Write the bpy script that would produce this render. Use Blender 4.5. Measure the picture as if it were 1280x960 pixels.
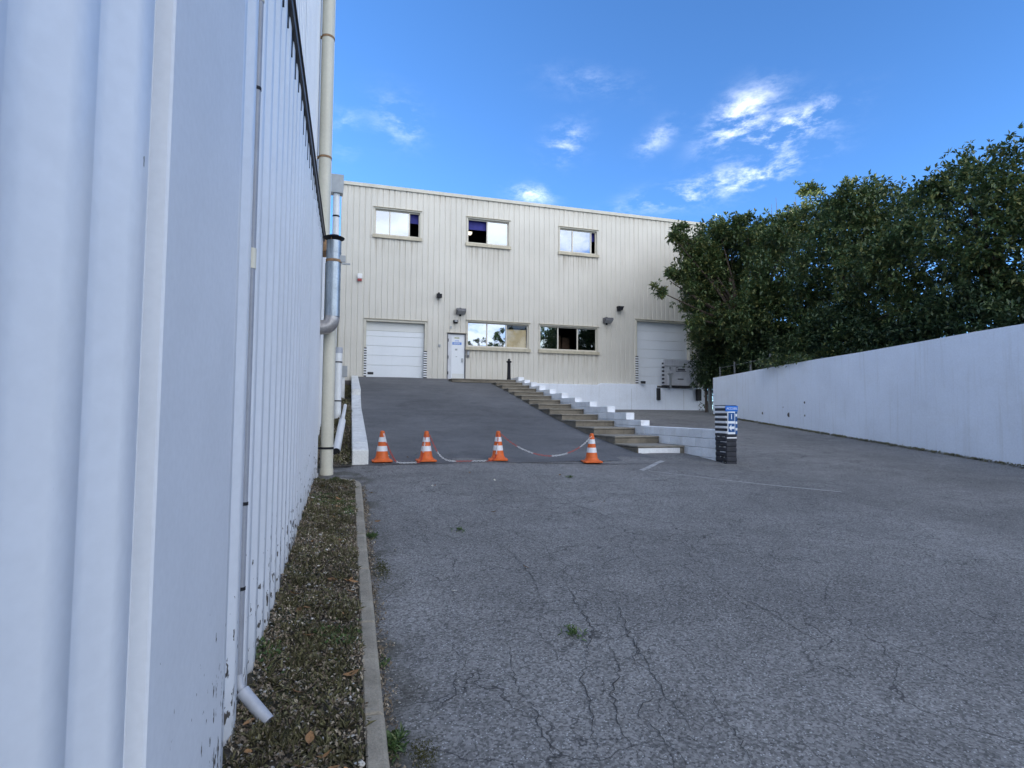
import bpy, bmesh, math, random
import numpy as np
from mathutils import Vector, Matrix

for o in list(bpy.data.objects):
    bpy.data.objects.remove(o)
S = bpy.context.scene
COL = S.collection
rnd = random.Random(7)

# ------------------------------------------------------------------ camera
YAW, PITCH, ROLL = math.radians(16.2), math.radians(3.0), math.radians(0.43)
fw = Vector((math.sin(YAW)*math.cos(PITCH), math.cos(YAW)*math.cos(PITCH), math.sin(PITCH)))
r0 = Vector((math.cos(YAW), -math.sin(YAW), 0)); u0 = r0.cross(fw)
r_ = r0*math.cos(ROLL)+u0*math.sin(ROLL); u_ = u0*math.cos(ROLL)-r0*math.sin(ROLL)
cam = bpy.data.cameras.new('camera'); camo = bpy.data.objects.new('camera', cam); COL.objects.link(camo)
cam.sensor_width = 36; cam.sensor_fit = 'HORIZONTAL'; cam.lens = 36*700/1280
cam.clip_start = 0.05; cam.clip_end = 2000
M = Matrix((r_, u_, -fw)).transposed().to_4x4(); M.translation = Vector((0, 0, 1.6))
camo.matrix_world = M
S.camera = camo

# ------------------------------------------------------------------ light, exposure
SUN_EL, SUN_AZ = math.radians(10), math.radians(-50)      # azimuth from +Y towards +X: low sun at the far left, behind both warehouses
S.view_settings.view_transform = 'Standard'; S.view_settings.look = 'None'
S.view_settings.gamma = 1; S.view_settings.use_curve_mapping = False
S.view_settings.exposure = 2.12
sd = Vector((math.sin(SUN_AZ)*math.cos(SUN_EL), math.cos(SUN_AZ)*math.cos(SUN_EL), math.sin(SUN_EL)))
sun = bpy.data.lights.new('sun', 'SUN'); sun.energy = 3.0; sun.angle = math.radians(0.5); sun.color = (1, .93, .82)
suno = bpy.data.objects.new('sun', sun); COL.objects.link(suno)
suno.rotation_euler = sd.to_track_quat('Z', 'Y').to_euler(); suno.location = (-30, 0, 40)

def NN(nt, t, **kw):
    n = nt.nodes.new(t)
    for k, v in kw.items():
        setattr(n, k, v)
    return n
def math_(nt, op, a, b=None, c=None, clamp=False):
    n = nt.nodes.new('ShaderNodeMath'); n.operation = op; n.use_clamp = clamp
    for i, v in enumerate((a, b, c)):
        if v is None: continue
        if isinstance(v, (int, float)): n.inputs[i].default_value = v
        else: nt.links.new(v, n.inputs[i])
    return n.outputs[0]
def vmath(nt, op, a, b=None):
    n = nt.nodes.new('ShaderNodeVectorMath'); n.operation = op
    for i, v in enumerate((a, b)):
        if v is None: continue
        if isinstance(v, (tuple, list, Vector)): n.inputs[i].default_value = v
        else: nt.links.new(v, n.inputs[i])
    return n
def maprange(nt, v, a, b, c=0., d=1., smooth=True):
    n = nt.nodes.new('ShaderNodeMapRange'); n.interpolation_type = 'SMOOTHSTEP' if smooth else 'LINEAR'
    nt.links.new(v, n.inputs[0])
    for i, x in enumerate((a, b, c, d)): n.inputs[i+1].default_value = x
    return n.outputs[0]
def noise(nt, vec, scale, detail=4, rough=.55, dist=0.):
    n = nt.nodes.new('ShaderNodeTexNoise'); n.inputs['Scale'].default_value = scale
    n.inputs['Detail'].default_value = detail; n.inputs['Roughness'].default_value = rough
    n.inputs['Distortion'].default_value = dist
    nt.links.new(vec, n.inputs['Vector']); return n.outputs['Fac']
def mixc(nt, fac, a, b, mode='MIX'):
    n = nt.nodes.new('ShaderNodeMix'); n.data_type = 'RGBA'; n.blend_type = mode
    if isinstance(fac, (int, float)): n.inputs[0].default_value = fac
    else: nt.links.new(fac, n.inputs[0])
    for i, v in ((6, a), (7, b)):
        if isinstance(v, (tuple, list)): n.inputs[i].default_value = (*v[:3], 1)
        else: nt.links.new(v, n.inputs[i])
    return n.outputs[2]

def build_world():
    w = bpy.data.worlds.new('World'); S.world = w; w.use_nodes = True
    nt = w.node_tree; nt.nodes.clear()
    out = NN(nt, 'ShaderNodeOutputWorld'); bg = NN(nt, 'ShaderNodeBackground')
    bg.inputs['Strength'].default_value = 0.12
    nt.links.new(bg.outputs[0], out.inputs[0])
    sky = NN(nt, 'ShaderNodeTexSky', sky_type='NISHITA')
    sky.sun_disc = False; sky.sun_elevation = SUN_EL; sky.sun_rotation = SUN_AZ
    sky.air_density = 0.5; sky.dust_density = 0.0; sky.ozone_density = 3.0; sky.altitude = 50
    hs = NN(nt, 'ShaderNodeHueSaturation'); hs.inputs['Saturation'].default_value = 1.06
    nt.links.new(sky.outputs[0], hs.inputs['Color'])
    tc = NN(nt, 'ShaderNodeTexCoord'); d = vmath(nt, 'NORMALIZE', tc.outputs['Generated']).outputs[0]
    sep = NN(nt, 'ShaderNodeSeparateXYZ'); nt.links.new(d, sep.inputs[0])
    # planar cloud layer
    inv = math_(nt, 'DIVIDE', 1.0, math_(nt, 'ADD', math_(nt, 'MAXIMUM', sep.outputs['Z'], 0.0), 0.18))
    sc = vmath(nt, 'SCALE', d); nt.links.new(inv, sc.inputs['Scale'])
    n1 = noise(nt, sc.outputs[0], 1.6, 8, .6, .35)
    fin = noise(nt, vmath(nt, 'MULTIPLY', d, (1, 1, 2.2)).outputs[0], 7.0, 8, .66, .2)
    back = maprange(nt, sep.outputs['Y'], 0.35, -0.55)          # the cloud field lies on the side the windows mirror
    thr = math_(nt, 'MULTIPLY_ADD', back, -0.42, 0.74)
    cov = math_(nt, 'MULTIPLY', maprange(nt, math_(nt, 'SUBTRACT', n1, thr), 0.0, 0.16), maprange(nt, sep.outputs['Z'], -.02, .06))
    # scattered wisps
    blobs = [((0.5596, 0.6982, 0.4466), .046, .026, 1.0, .6), ((0.6152, 0.6650, 0.4240), .055, .020, .95, .25),
             ((0.520, 0.7685, 0.3590), .085, .017, .95, .16), ((0.615, 0.6990, 0.3745), .060, .016, .75, .30),
             ((0.3295, 0.8351, 0.4405), .030, .022, .5, .6), ((0.0679, 0.8831, 0.4643), .038, .030, .22, -.5),
             ((0.4618, 0.7704, 0.4396), .034, .014, .34, .6), ((0.3532, 0.7807, 0.5155), .07, .018, .14, -.2),
             ((0.2892, 0.8829, 0.3699), .03, .012, .7, -.1), ((-0.0169, 0.8982, 0.4393), .02, .03, .2, 0)]
    tot = None
    for c, a, b, amp, rot in blobs:
        c = Vector(c).normalized(); t = Vector((0, 0, 1)).cross(c).normalized() * -1; bt = c.cross(t) * -1
        if bt.z < 0: bt = -bt
        e1 = t*math.cos(rot)+bt*math.sin(rot); e2 = bt*math.cos(rot)-t*math.sin(rot)
        df = vmath(nt, 'SUBTRACT', d, tuple(c)).outputs[0]
        p = vmath(nt, 'DOT_PRODUCT', df, tuple(e1/a)).outputs['Value']; q = vmath(nt, 'DOT_PRODUCT', df, tuple(e2/b)).outputs['Value']
        s = math_(nt, 'ADD', math_(nt, 'MULTIPLY', p, p), math_(nt, 'MULTIPLY', q, q))
        g = math_(nt, 'MULTIPLY', math_(nt, 'EXPONENT', math_(nt, 'MULTIPLY', s, -0.9)), amp)
        tot = g if tot is None else math_(nt, 'ADD', tot, g)
    fin2 = noise(nt, vmath(nt, 'MULTIPLY', vmath(nt, 'ADD', d, (0, 0, 0)).outputs[0], (1, 1, 2.4)).outputs[0], 11, 9, .66, .15)
    wisp = math_(nt, 'MULTIPLY', tot, maprange(nt, fin2, .42, .76))
    wisp = math_(nt, 'MULTIPLY', wisp, maprange(nt, fin, .25, .65, .45, 1.15))
    m = math_(nt, 'MAXIMUM', math_(nt, 'MULTIPLY', cov, .9), math_(nt, 'MULTIPLY', wisp, .9), clamp=True)
    shade = maprange(nt, noise(nt, sc.outputs[0], 3.0, 5), .3, .7, .72, 1.1)
    cc = vmath(nt, 'SCALE', (5.8, 5.95, 6.35)); nt.links.new(shade, cc.inputs['Scale'])
    nt.links.new(mixc(nt, m, hs.outputs[0], cc.outputs[0]), bg.inputs['Color'])
build_world()

# ------------------------------------------------------------------ materials
MATS = {}
def new_mat(name):
    m = bpy.data.materials.new(name); m.use_nodes = True; nt = m.node_tree
    b = nt.nodes['Principled BSDF']; MATS[name] = m
    return m, nt, b
def pos(nt):
    return NN(nt, 'ShaderNodeNewGeometry').outputs['Position']
def surf(name, col, rough=.6, var=.12, scale=3., fine=60., finevar=.08, bump=.0, bscale=80., metal=0., streak=0., streakcol=(.2, .17, .13), spec=.5, chips=0., island=0., dirt=0., dirtcol=(.1, .09, .07)):
    m, nt, b = new_mat(name); P = pos(nt)
    c = NN(nt, 'ShaderNodeRGB'); c.outputs[0].default_value = (*col, 1); c = c.outputs[0]
    f = maprange(nt, noise(nt, P, scale, 5), .3, .7, 1-var, 1+var, False)
    f2 = maprange(nt, noise(nt, P, fine, 3), .3, .7, 1-finevar, 1+finevar, False)
    ff = math_(nt, 'MULTIPLY', f, f2)
    if island:
        g = NN(nt, 'ShaderNodeNewGeometry'); oi = NN(nt, 'ShaderNodeObjectInfo')
        r = math_(nt, 'FRACT', math_(nt, 'ADD', g.outputs['Random Per Island'], oi.outputs['Random']))
        ff = math_(nt, 'MULTIPLY', ff, maprange(nt, r, 0, 1, 1-island, 1+island, False))
    v = vmath(nt, 'SCALE', c); nt.links.new(ff, v.inputs['Scale']); c = v.outputs[0]
    if streak:
        sv = vmath(nt, 'MULTIPLY', P, (9, 9, .45)).outputs[0]
        c = mixc(nt, math_(nt, 'MULTIPLY', maprange(nt, noise(nt, sv, 1.0, 5, .6), .5, .78), streak), c, streakcol)
    if dirt:
        c = mixc(nt, math_(nt, 'MULTIPLY', maprange(nt, noise(nt, P, scale*1.7, 7, .7), .48, .72), dirt), c, dirtcol)
    if chips:   # flaked paint low on the wall
        sp = NN(nt, 'ShaderNodeSeparateXYZ'); nt.links.new(P, sp.inputs[0])
        h = math_(nt, 'SUBTRACT', sp.outputs['Z'], math_(nt, 'MULTIPLY', math_(nt, 'SUBTRACT', sp.outputs['Y'], 1.3), .075))
        cv = vmath(nt, 'MULTIPLY', P, (30, 30, 14)).outputs[0]
        thr = maprange(nt, h, 0., 1.2, .535, .77, False)
        c = mixc(nt, maprange(nt, math_(nt, 'SUBTRACT', noise(nt, cv, 1., 3, .6), thr), 0, .02), c, (.06, .055, .05))
        c = mixc(nt, math_(nt, 'MULTIPLY', maprange(nt, h, .35, .0), math_(nt, 'MULTIPLY', noise(nt, P, 7, 5), chips)), c, (.22, .2, .16))
    nt.links.new(c, b.inputs['Base Color'])
    b.inputs['Roughness'].default_value = rough; b.inputs['Metallic'].default_value = metal
    b.inputs['Specular IOR Level'].default_value = spec
    if bump:
        bn = NN(nt, 'ShaderNodeBump'); bn.inputs['Strength'].default_value = bump; bn.inputs['Distance'].default_value = .01
        nt.links.new(noise(nt, P, bscale, 6, .6), bn.inputs['Height']); nt.links.new(bn.outputs[0], b.inputs['Normal'])
    return m

surf('cream_cladding', (.63, .60, .525), .45, .06, .6, 20, .03, streak=.26, streakcol=(.42, .36, .26))
surf('cream_trim', (.58, .55, .46), .5, .08, 2, 30, .05, streak=.3, streakcol=(.34, .29, .2))
surf('sill_metal', (.50, .45, .33), .5, .15, 3, 30, .08, streak=.4, streakcol=(.25, .2, .13))
surf('white_cladding', (.72, .74, .765), .42, var=.05, scale=.9, fine=25, finevar=.03, bump=.25, bscale=2.2, chips=.8, streak=.08, streakcol=(.5, .5, .48))
surf('upper_cladding', (.74, .75, .75), .5, .05, .8, 25, .03, streak=.1, streakcol=(.5, .5, .48))
surf('smooth_panel', (.63, .65, .68), .6, .06, 1.3, 40, .03, chips=.3)
surf('dark_flashing', (.085, .075, .07), .5, .2, 4, 40, .1, streak=.3, streakcol=(.2, .18, .16))
surf('black_void', (.012, .013, .016), .7)
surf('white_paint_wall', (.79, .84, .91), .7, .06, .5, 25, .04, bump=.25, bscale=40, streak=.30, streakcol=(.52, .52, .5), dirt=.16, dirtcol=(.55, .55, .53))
surf('white_block_paint', (.84, .86, .88), .75, .08, 2, 40, .06, bump=.35, bscale=60, island=.08, streak=.12, streakcol=(.4, .38, .33), dirt=.2, dirtcol=(.4, .39, .35))
surf('low_wall_paint', (.74, .74, .71), .8, .1, 2.5, 40, .1, bump=.5, bscale=45, dirt=.45, dirtcol=(.33, .32, .28))
surf('mortar', (.42, .42, .41), .9, .1, 4, 60, .1)
surf('old_concrete', (.21, .185, .145), .9, .25, 2.2, 45, .16, bump=.6, bscale=35, streak=.4, streakcol=(.10, .09, .07), dirt=.5, dirtcol=(.09, .085, .065))
surf('step_edge', (.27, .245, .2), .9, .2, 3, 45, .15, bump=.6, bscale=35, dirt=.4, dirtcol=(.13, .12, .09))
surf('kerb_concrete', (.30, .265, .205), .9, .2, 5, 90, .16, bump=.6, bscale=70, dirt=.5, dirtcol=(.13, .12, .075))
surf('door_white', (.76, .79, .81), .45, .03, 1, 30, .02, streak=.05)
surf('door_panel_top', (.70, .71, .68), .5, .03, 1, 30, .02)
surf('frame_cream', (.66, .62, .52), .45, .05, 2, 30, .03, streak=.15, streakcol=(.4, .34, .24))
surf('dark_metal', (.013, .014, .018), .6, .2, 6, 40, .1, spec=.2)
surf('grey_metal', (.33, .35, .36), .45, .1, 3, 40, .06, metal=.3, streak=.2, streakcol=(.2, .19, .17))
surf('leveller_metal', (.58, .59, .62), .5, .1, 3, 40, .06, metal=.2, streak=.3, streakcol=(.2, .18, .15))
surf('galvanised', (.36, .41, .45), .38, .14, 5, 40, .08, metal=.65, streak=.2, streakcol=(.25, .24, .22))
surf('galvanised_elbow', (.42, .40, .39), .38, .25, 9, 40, .1, metal=.6, streak=.2, streakcol=(.25, .2, .15))
surf('rusty', (.27, .16, .08), .8, .3, 12, 60, .2)
surf('beige_pipe', (.60, .57, .46), .45, .06, 2, 30, .04, streak=.25, streakcol=(.36, .33, .26))
surf('white_pvc', (.74, .75, .74), .35, .06, 3, 40, .04, dirt=.2, dirtcol=(.4, .38, .32))
surf('drain_grey', (.26, .275, .31), .45, .08, 6, 40, .05)
surf('grey_pvc', (.40, .42, .46), .4, .08, 6, 40, .05, dirt=.15, dirtcol=(.3, .3, .3))
surf('black_rubber', (.018, .018, .02), .7, .2, 8, 60, .1)
surf('black_paint', (.022, .024, .032), .55, .25, 9, 60, .15, bump=.3, bscale=50)
surf('stripe_white', (.87, .88, .89), .6, .08, 9, 60, .08, bump=.3, bscale=50, dirt=.15, dirtcol=(.3, .3, .3))
surf('worn_white', (.70, .70, .70), .7, .1, 9, 60, .1, bump=.3, bscale=50, dirt=.0)
surf('orange', (.70, .13, .018), .55, .12, 12, 80, .05, dirt=.4, dirtcol=(.32, .09, .03))
surf('cone_white', (.76, .76, .78), .45, .05, 12, 80, .04, dirt=.15, dirtcol=(.45, .43, .4))
surf('chain_red', (.48, .06, .035), .5, .1, 12, 80, .05)
surf('chain_white', (.74, .74, .74), .5, .1, 12, 80, .05)
surf('sign_blue', (.02, .17, .62), .4, .05, 12, 80, .03)
surf('sign_navy', (.012, .085, .26), .4, .05, 12, 80, .03)
surf('sign_white', (.80, .84, .88), .4, .04, 12, 80, .03)
surf('door_label_blue', (.12, .26, .62), .5, .1, 30, 90, .05)
surf('door_label_green', (.34, .36, .16), .5, .1, 30, 90, .05)
surf('blind_blue', (.028, .03, .22), .7, .2, 6, 60, .1)
surf('room_wall', (.035, .036, .04), .9)
surf('cardboard', (.56, .44, .27), .85, .12, 3, 50, .06, dirt=.15, dirtcol=(.6, .5, .35))
surf('shelf_brown', (.10, .06, .035), .8, .3, 8)
surf('alarm_white', (.8, .8, .78), .4); surf('alarm_red', (.35, .03, .03), .4)
surf('lamp_grey', (.10, .10, .11), .4, .2, 8); surf('lamp_glass', (.30, .31, .33), .2, .1, 20)
surf('bark', (.085, .065, .05), .95, .3, 8, 40, .2, bump=1, bscale=20)
surf('twig', (.09, .075, .06), .9, .3, 8)
surf('fence_grey', (.16, .17, .17), .6, .15, 6)
surf('weathered_line', (.40, .40, .39), .85, .15, 6, 120, .35, dirt=.85, dirtcol=(.16, .16, .165))
surf('crack', (.052, .051, .05), .95, .3, 14)
surf('sealed_seam', (.035, .036, .04), .8, .3, 14)
surf('roof_grey', (.3, .3, .3), .9)

def drip_stains(name, boxes, col, amt):
    m = MATS[name]; nt = m.node_tree; b = nt.nodes['Principled BSDF']; src = b.inputs['Base Color'].links[0].from_socket; P = pos(nt)
    sp = NN(nt, 'ShaderNodeSeparateXYZ'); nt.links.new(P, sp.inputs[0]); tot = None
    for x0, x1, zt, L in boxes:
        mx = math_(nt, 'MULTIPLY', maprange(nt, sp.outputs['X'], x0-.05, x0+.08), maprange(nt, sp.outputs['X'], x1+.05, x1-.08))
        mz = math_(nt, 'MULTIPLY', maprange(nt, sp.outputs['Z'], zt-L, zt), maprange(nt, sp.outputs['Z'], zt+.02, zt-.01))
        f = math_(nt, 'MULTIPLY', mx, mz); tot = f if tot is None else math_(nt, 'MAXIMUM', tot, f)
    n = noise(nt, vmath(nt, 'MULTIPLY', P, (14, 14, .35)).outputs[0], 1.0, 5, .65)
    f = math_(nt, 'MULTIPLY', math_(nt, 'MULTIPLY', tot, maprange(nt, n, .40, .72)), amt)
    nt.links.new(mixc(nt, f, src, col), b.inputs['Base Color'])
drip_stains('cream_cladding', [(.86, 3.1, 9.6, 1.1), (5.2, 7.42, 9.6, 1.2), (9.92, 12.12, 9.6, 1.1), (5.24, 8.47, 4.6, .9), (8.88, 12.15, 4.6, 1.0), (4.85, 5.1, 6.25, .9), (12.45, 12.7, 6.25, 1.2), (-.5, 18.4, 11.9, .5), (-.5, 14.2, 3.0, -.35)][:8], (.27, .22, .14), .62)
def leaf_mat(name, c1, c2, c3, rough=.4, trans=.12):
    m, nt, b = new_mat(name); g = NN(nt, 'ShaderNodeNewGeometry')
    cr = NN(nt, 'ShaderNodeValToRGB'); e = cr.color_ramp.elements
    e[0].position = 0; e[0].color = (*c1, 1); e[1].position = 1; e[1].color = (*c3, 1)
    k = e.new(.62); k.color = (*c2, 1)
    nt.links.new(g.outputs['Random Per Island'], cr.inputs[0])
    f = maprange(nt, noise(nt, g.outputs['Position'], .9, 3), .3, .7, .72, 1.3, False)
    v = vmath(nt, 'SCALE', cr.outputs[0]); nt.links.new(f, v.inputs['Scale'])
    nt.links.new(v.outputs[0], b.inputs['Base Color']); b.inputs['Roughness'].default_value = rough
    b.inputs['Specular IOR Level'].default_value = .45
    tr = NN(nt, 'ShaderNodeBsdfTranslucent'); nt.links.new(v.outputs[0], tr.inputs['Color'])
    mx = NN(nt, 'ShaderNodeMixShader'); mx.inputs[0].default_value = trans
    nt.links.new(b.outputs[0], mx.inputs[1]); nt.links.new(tr.outputs[0], mx.inputs[2])
    nt.links.new(mx.outputs[0], nt.nodes['Material Output'].inputs[0])
    return m
leaf_mat('evergreen_leaf', (.062, .105, .045), (.10, .155, .055), (.24, .24, .08), .36, .22)
leaf_mat('hedge_leaf', (.035, .065, .032), (.055, .095, .04), (.12, .15, .06))
leaf_mat('weed_leaf', (.105, .09, .05), (.14, .135, .06), (.25, .23, .12), .6)
leaf_mat('litter_leaf', (.13, .10, .07), (.24, .19, .13), (.48, .42, .32), .8, .05)
leaf_mat('pebble_tone', (.18, .17, .15), (.30, .29, .26), (.50, .49, .45), .8, 0)
leaf_mat('weed_tuft_leaf', (.06, .11, .03), (.08, .14, .04), (.16, .19, .08), .6)
surf('moss', (.075, .075, .02), .95, .3, 30, 120, .3, bump=.8, bscale=90)
surf('dead_leaf', (.22, .12, .05), .8, .25, 20, 90, .2, island=.5)
surf('pale_scrap', (.55, .52, .45), .8, .2, 20, 90, .2)

def glass_mat(name, tint, refl, f0=.58, fk=.4):
    m, nt, b = new_mat(name); nt.nodes.remove(b)
    g = NN(nt, 'ShaderNodeBsdfGlossy'); g.inputs['Color'].default_value = (*refl, 1); g.inputs['Roughness'].default_value = .012
    t = NN(nt, 'ShaderNodeBsdfTransparent'); t.inputs['Color'].default_value = (*tint, 1)
    lw = NN(nt, 'ShaderNodeLayerWeight'); lw.inputs[0].default_value = .35
    f = math_(nt, 'MULTIPLY_ADD', lw.outputs['Fresnel'], fk, f0, clamp=True)
    bn = NN(nt, 'ShaderNodeBump'); bn.inputs['Strength'].default_value = .03; bn.inputs['Distance'].default_value = .05
    nt.links.new(noise(nt, pos(nt), 1.4, 2), bn.inputs['Height']); nt.links.new(bn.outputs[0], g.inputs['Normal'])
    mx = NN(nt, 'ShaderNodeMixShader'); nt.links.new(f, mx.inputs[0])
    nt.links.new(t.outputs[0], mx.inputs[1]); nt.links.new(g.outputs[0], mx.inputs[2])
    nt.links.new(mx.outputs[0], nt.nodes['Material Output'].inputs[0])
    return m
glass_mat('mirror_glass', (.45, .5, .5), (.53, .57, .62))
glass_mat('dark_glass', (.3, .34, .35), (.24, .28, .3))
glass_mat('clear_glass', (.95, .96, .95), (.9, .95, .95), .02, .07)
glass_mat('grey_glass', (.3, .34, .35), (.48, .55, .55))

def em_mat():
    m, nt, b = new_mat('ceiling_lamp'); b.inputs['Emission Color'].default_value = (1, .9, .7, 1); b.inputs['Emission Strength'].default_value = .5
em_mat()

def asphalt(name, base, light, aggr, cracks, patch=.16, tint=1.0):
    m, nt, b = new_mat(name); P = pos(nt)
    big = maprange(nt, noise(nt, P, .35, 5, .6), .3, .7, 1-patch, 1+patch, False)
    mid = maprange(nt, noise(nt, P, 2.6, 5, .65), .3, .7, .88, 1.12, False)
    st = vmath(nt, 'MULTIPLY', P, (.25, 2.2, 1)).outputs[0]
    wear = maprange(nt, noise(nt, st, 1.1, 4, .6, .5), .35, .7, .93, 1.1, False)
    c = NN(nt, 'ShaderNodeRGB'); c.outputs[0].default_value = (*base, 1)
    v = vmath(nt, 'SCALE', c.outputs[0]); nt.links.new(math_(nt, 'MULTIPLY', math_(nt, 'MULTIPLY', big, mid), wear), v.inputs['Scale'])
    col = v.outputs[0]
    stain = maprange(nt, noise(nt, P, .8, 6, .7, .6), .56, .72)
    col = mixc(nt, math_(nt, 'MULTIPLY', stain, .42), col, tuple(v_*.45 for v_ in base))
    # exposed aggregate
    vo = NN(nt, 'ShaderNodeTexVoronoi'); vo.inputs['Scale'].default_value = 85; nt.links.new(P, vo.inputs['Vector'])
    sp = NN(nt, 'ShaderNodeSeparateColor'); nt.links.new(vo.outputs['Color'], sp.inputs[0])
    g = maprange(nt, sp.outputs[0], .0, 1., .45, 1.55, False)
    v2 = vmath(nt, 'SCALE', col); nt.links.new(math_(nt, 'MULTIPLY_ADD', math_(nt, 'SUBTRACT', g, 1), aggr, 1), v2.inputs['Scale']); col = v2.outputs[0]
    stone = math_(nt, 'MULTIPLY', maprange(nt, sp.outputs[1], .86, .93), maprange(nt, vo.outputs['Distance'], .45, .25))
    col = mixc(nt, math_(nt, 'MULTIPLY', stone, aggr), col, light)
    pits = maprange(nt, noise(nt, P, 140, 2, .5), .36, .28)
    col = mixc(nt, math_(nt, 'MULTIPLY', pits, .75*aggr), col, (.02, .02, .022))
    if cracks:
        wv = NN(nt, 'ShaderNodeTexNoise'); wv.inputs['Scale'].default_value = 2.2; wv.inputs['Detail'].default_value = 6
        nt.links.new(P, wv.inputs['Vector'])
        dv = vmath(nt, 'SCALE', vmath(nt, 'SUBTRACT', wv.outputs['Color'], (.5, .5, .5)).outputs[0]); dv.inputs['Scale'].default_value = .55
        vv = vmath(nt, 'ADD', P, dv.outputs[0]).outputs[0]
        vc = NN(nt, 'ShaderNodeTexVoronoi', feature='DISTANCE_TO_EDGE'); vc.inputs['Scale'].default_value = 1.15; nt.links.new(vv, vc.inputs['Vector'])
        ln = maprange(nt, vc.outputs['Distance'], .007, .002)
        gate = maprange(nt, noise(nt, P, .55, 3), .38, .5)
        vd = NN(nt, 'ShaderNodeTexVoronoi', feature='DISTANCE_TO_EDGE'); vd.inputs['Scale'].default_value = 3.4; nt.links.new(vv, vd.inputs['Vector'])
        ln2 = math_(nt, 'MULTIPLY', maprange(nt, vd.outputs['Distance'], .016, .004), maprange(nt, noise(nt, P, .9, 3), .45, .56))
        f = math_(nt, 'MAXIMUM', math_(nt, 'MULTIPLY', ln, gate), math_(nt, "MULTIPLY", ln2, .75))
        col = mixc(nt, math_(nt, 'MULTIPLY', f, cracks), col, (.022, .022, .022))
        # grime and moss along the kerb
        sx = NN(nt, 'ShaderNodeSeparateXYZ'); nt.links.new(P, sx.inputs[0])
        ed = math_(nt, 'MULTIPLY', maprange(nt, sx.outputs['X'], .55, .2), maprange(nt, noise(nt, P, 2.3, 5, .6), .38, .62))
        col = mixc(nt, math_(nt, 'MULTIPLY', ed, .75), col, (.055, .05, .032))
    nt.links.new(col, b.inputs['Base Color']); b.inputs['Roughness'].default_value = .85; b.inputs['Specular IOR Level'].default_value = .3
    bn = NN(nt, 'ShaderNodeBump'); bn.inputs['Strength'].default_value = .5*aggr+.1; bn.inputs['Distance'].default_value = .006
    h = math_(nt, 'ADD', noise(nt, P, 90, 4, .6), math_(nt, 'MULTIPLY', vo.outputs['Distance'], -.6))
    nt.links.new(h, bn.inputs['Height']); nt.links.new(bn.outputs[0], b.inputs['Normal'])
asphalt('asphalt', (.192, .187, .178), (.5, .5, .5), .9, .7, .22)
asphalt('ramp_asphalt', (.128, .129, .132), (.34, .34, .34), .5, 0, .24)

def soil_mat():
    m, nt, b = new_mat('soil'); P = pos(nt)
    c = mixc(nt, maprange(nt, noise(nt, P, 9, 6, .65), .35, .65), (.045, .038, .028), (.10, .085, .06))
    c = mixc(nt, maprange(nt, noise(nt, P, 3.2, 5, .6), .5, .62), c, (.05, .06, .025))
    c = mixc(nt, maprange(nt, noise(nt, P, 60, 3, .6), .62, .7), c, (.26, .24, .2))
    nt.links.new(c, b.inputs['Base Color']); b.inputs['Roughness'].default_value = .95
    bn = NN(nt, 'ShaderNodeBump'); bn.inputs['Strength'].default_value = .9; bn.inputs['Distance'].default_value = .03
    nt.links.new(noise(nt, P, 40, 6, .7), bn.inputs['Height']); nt.links.new(bn.outputs[0], b.inputs['Normal'])
soil_mat()

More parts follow.
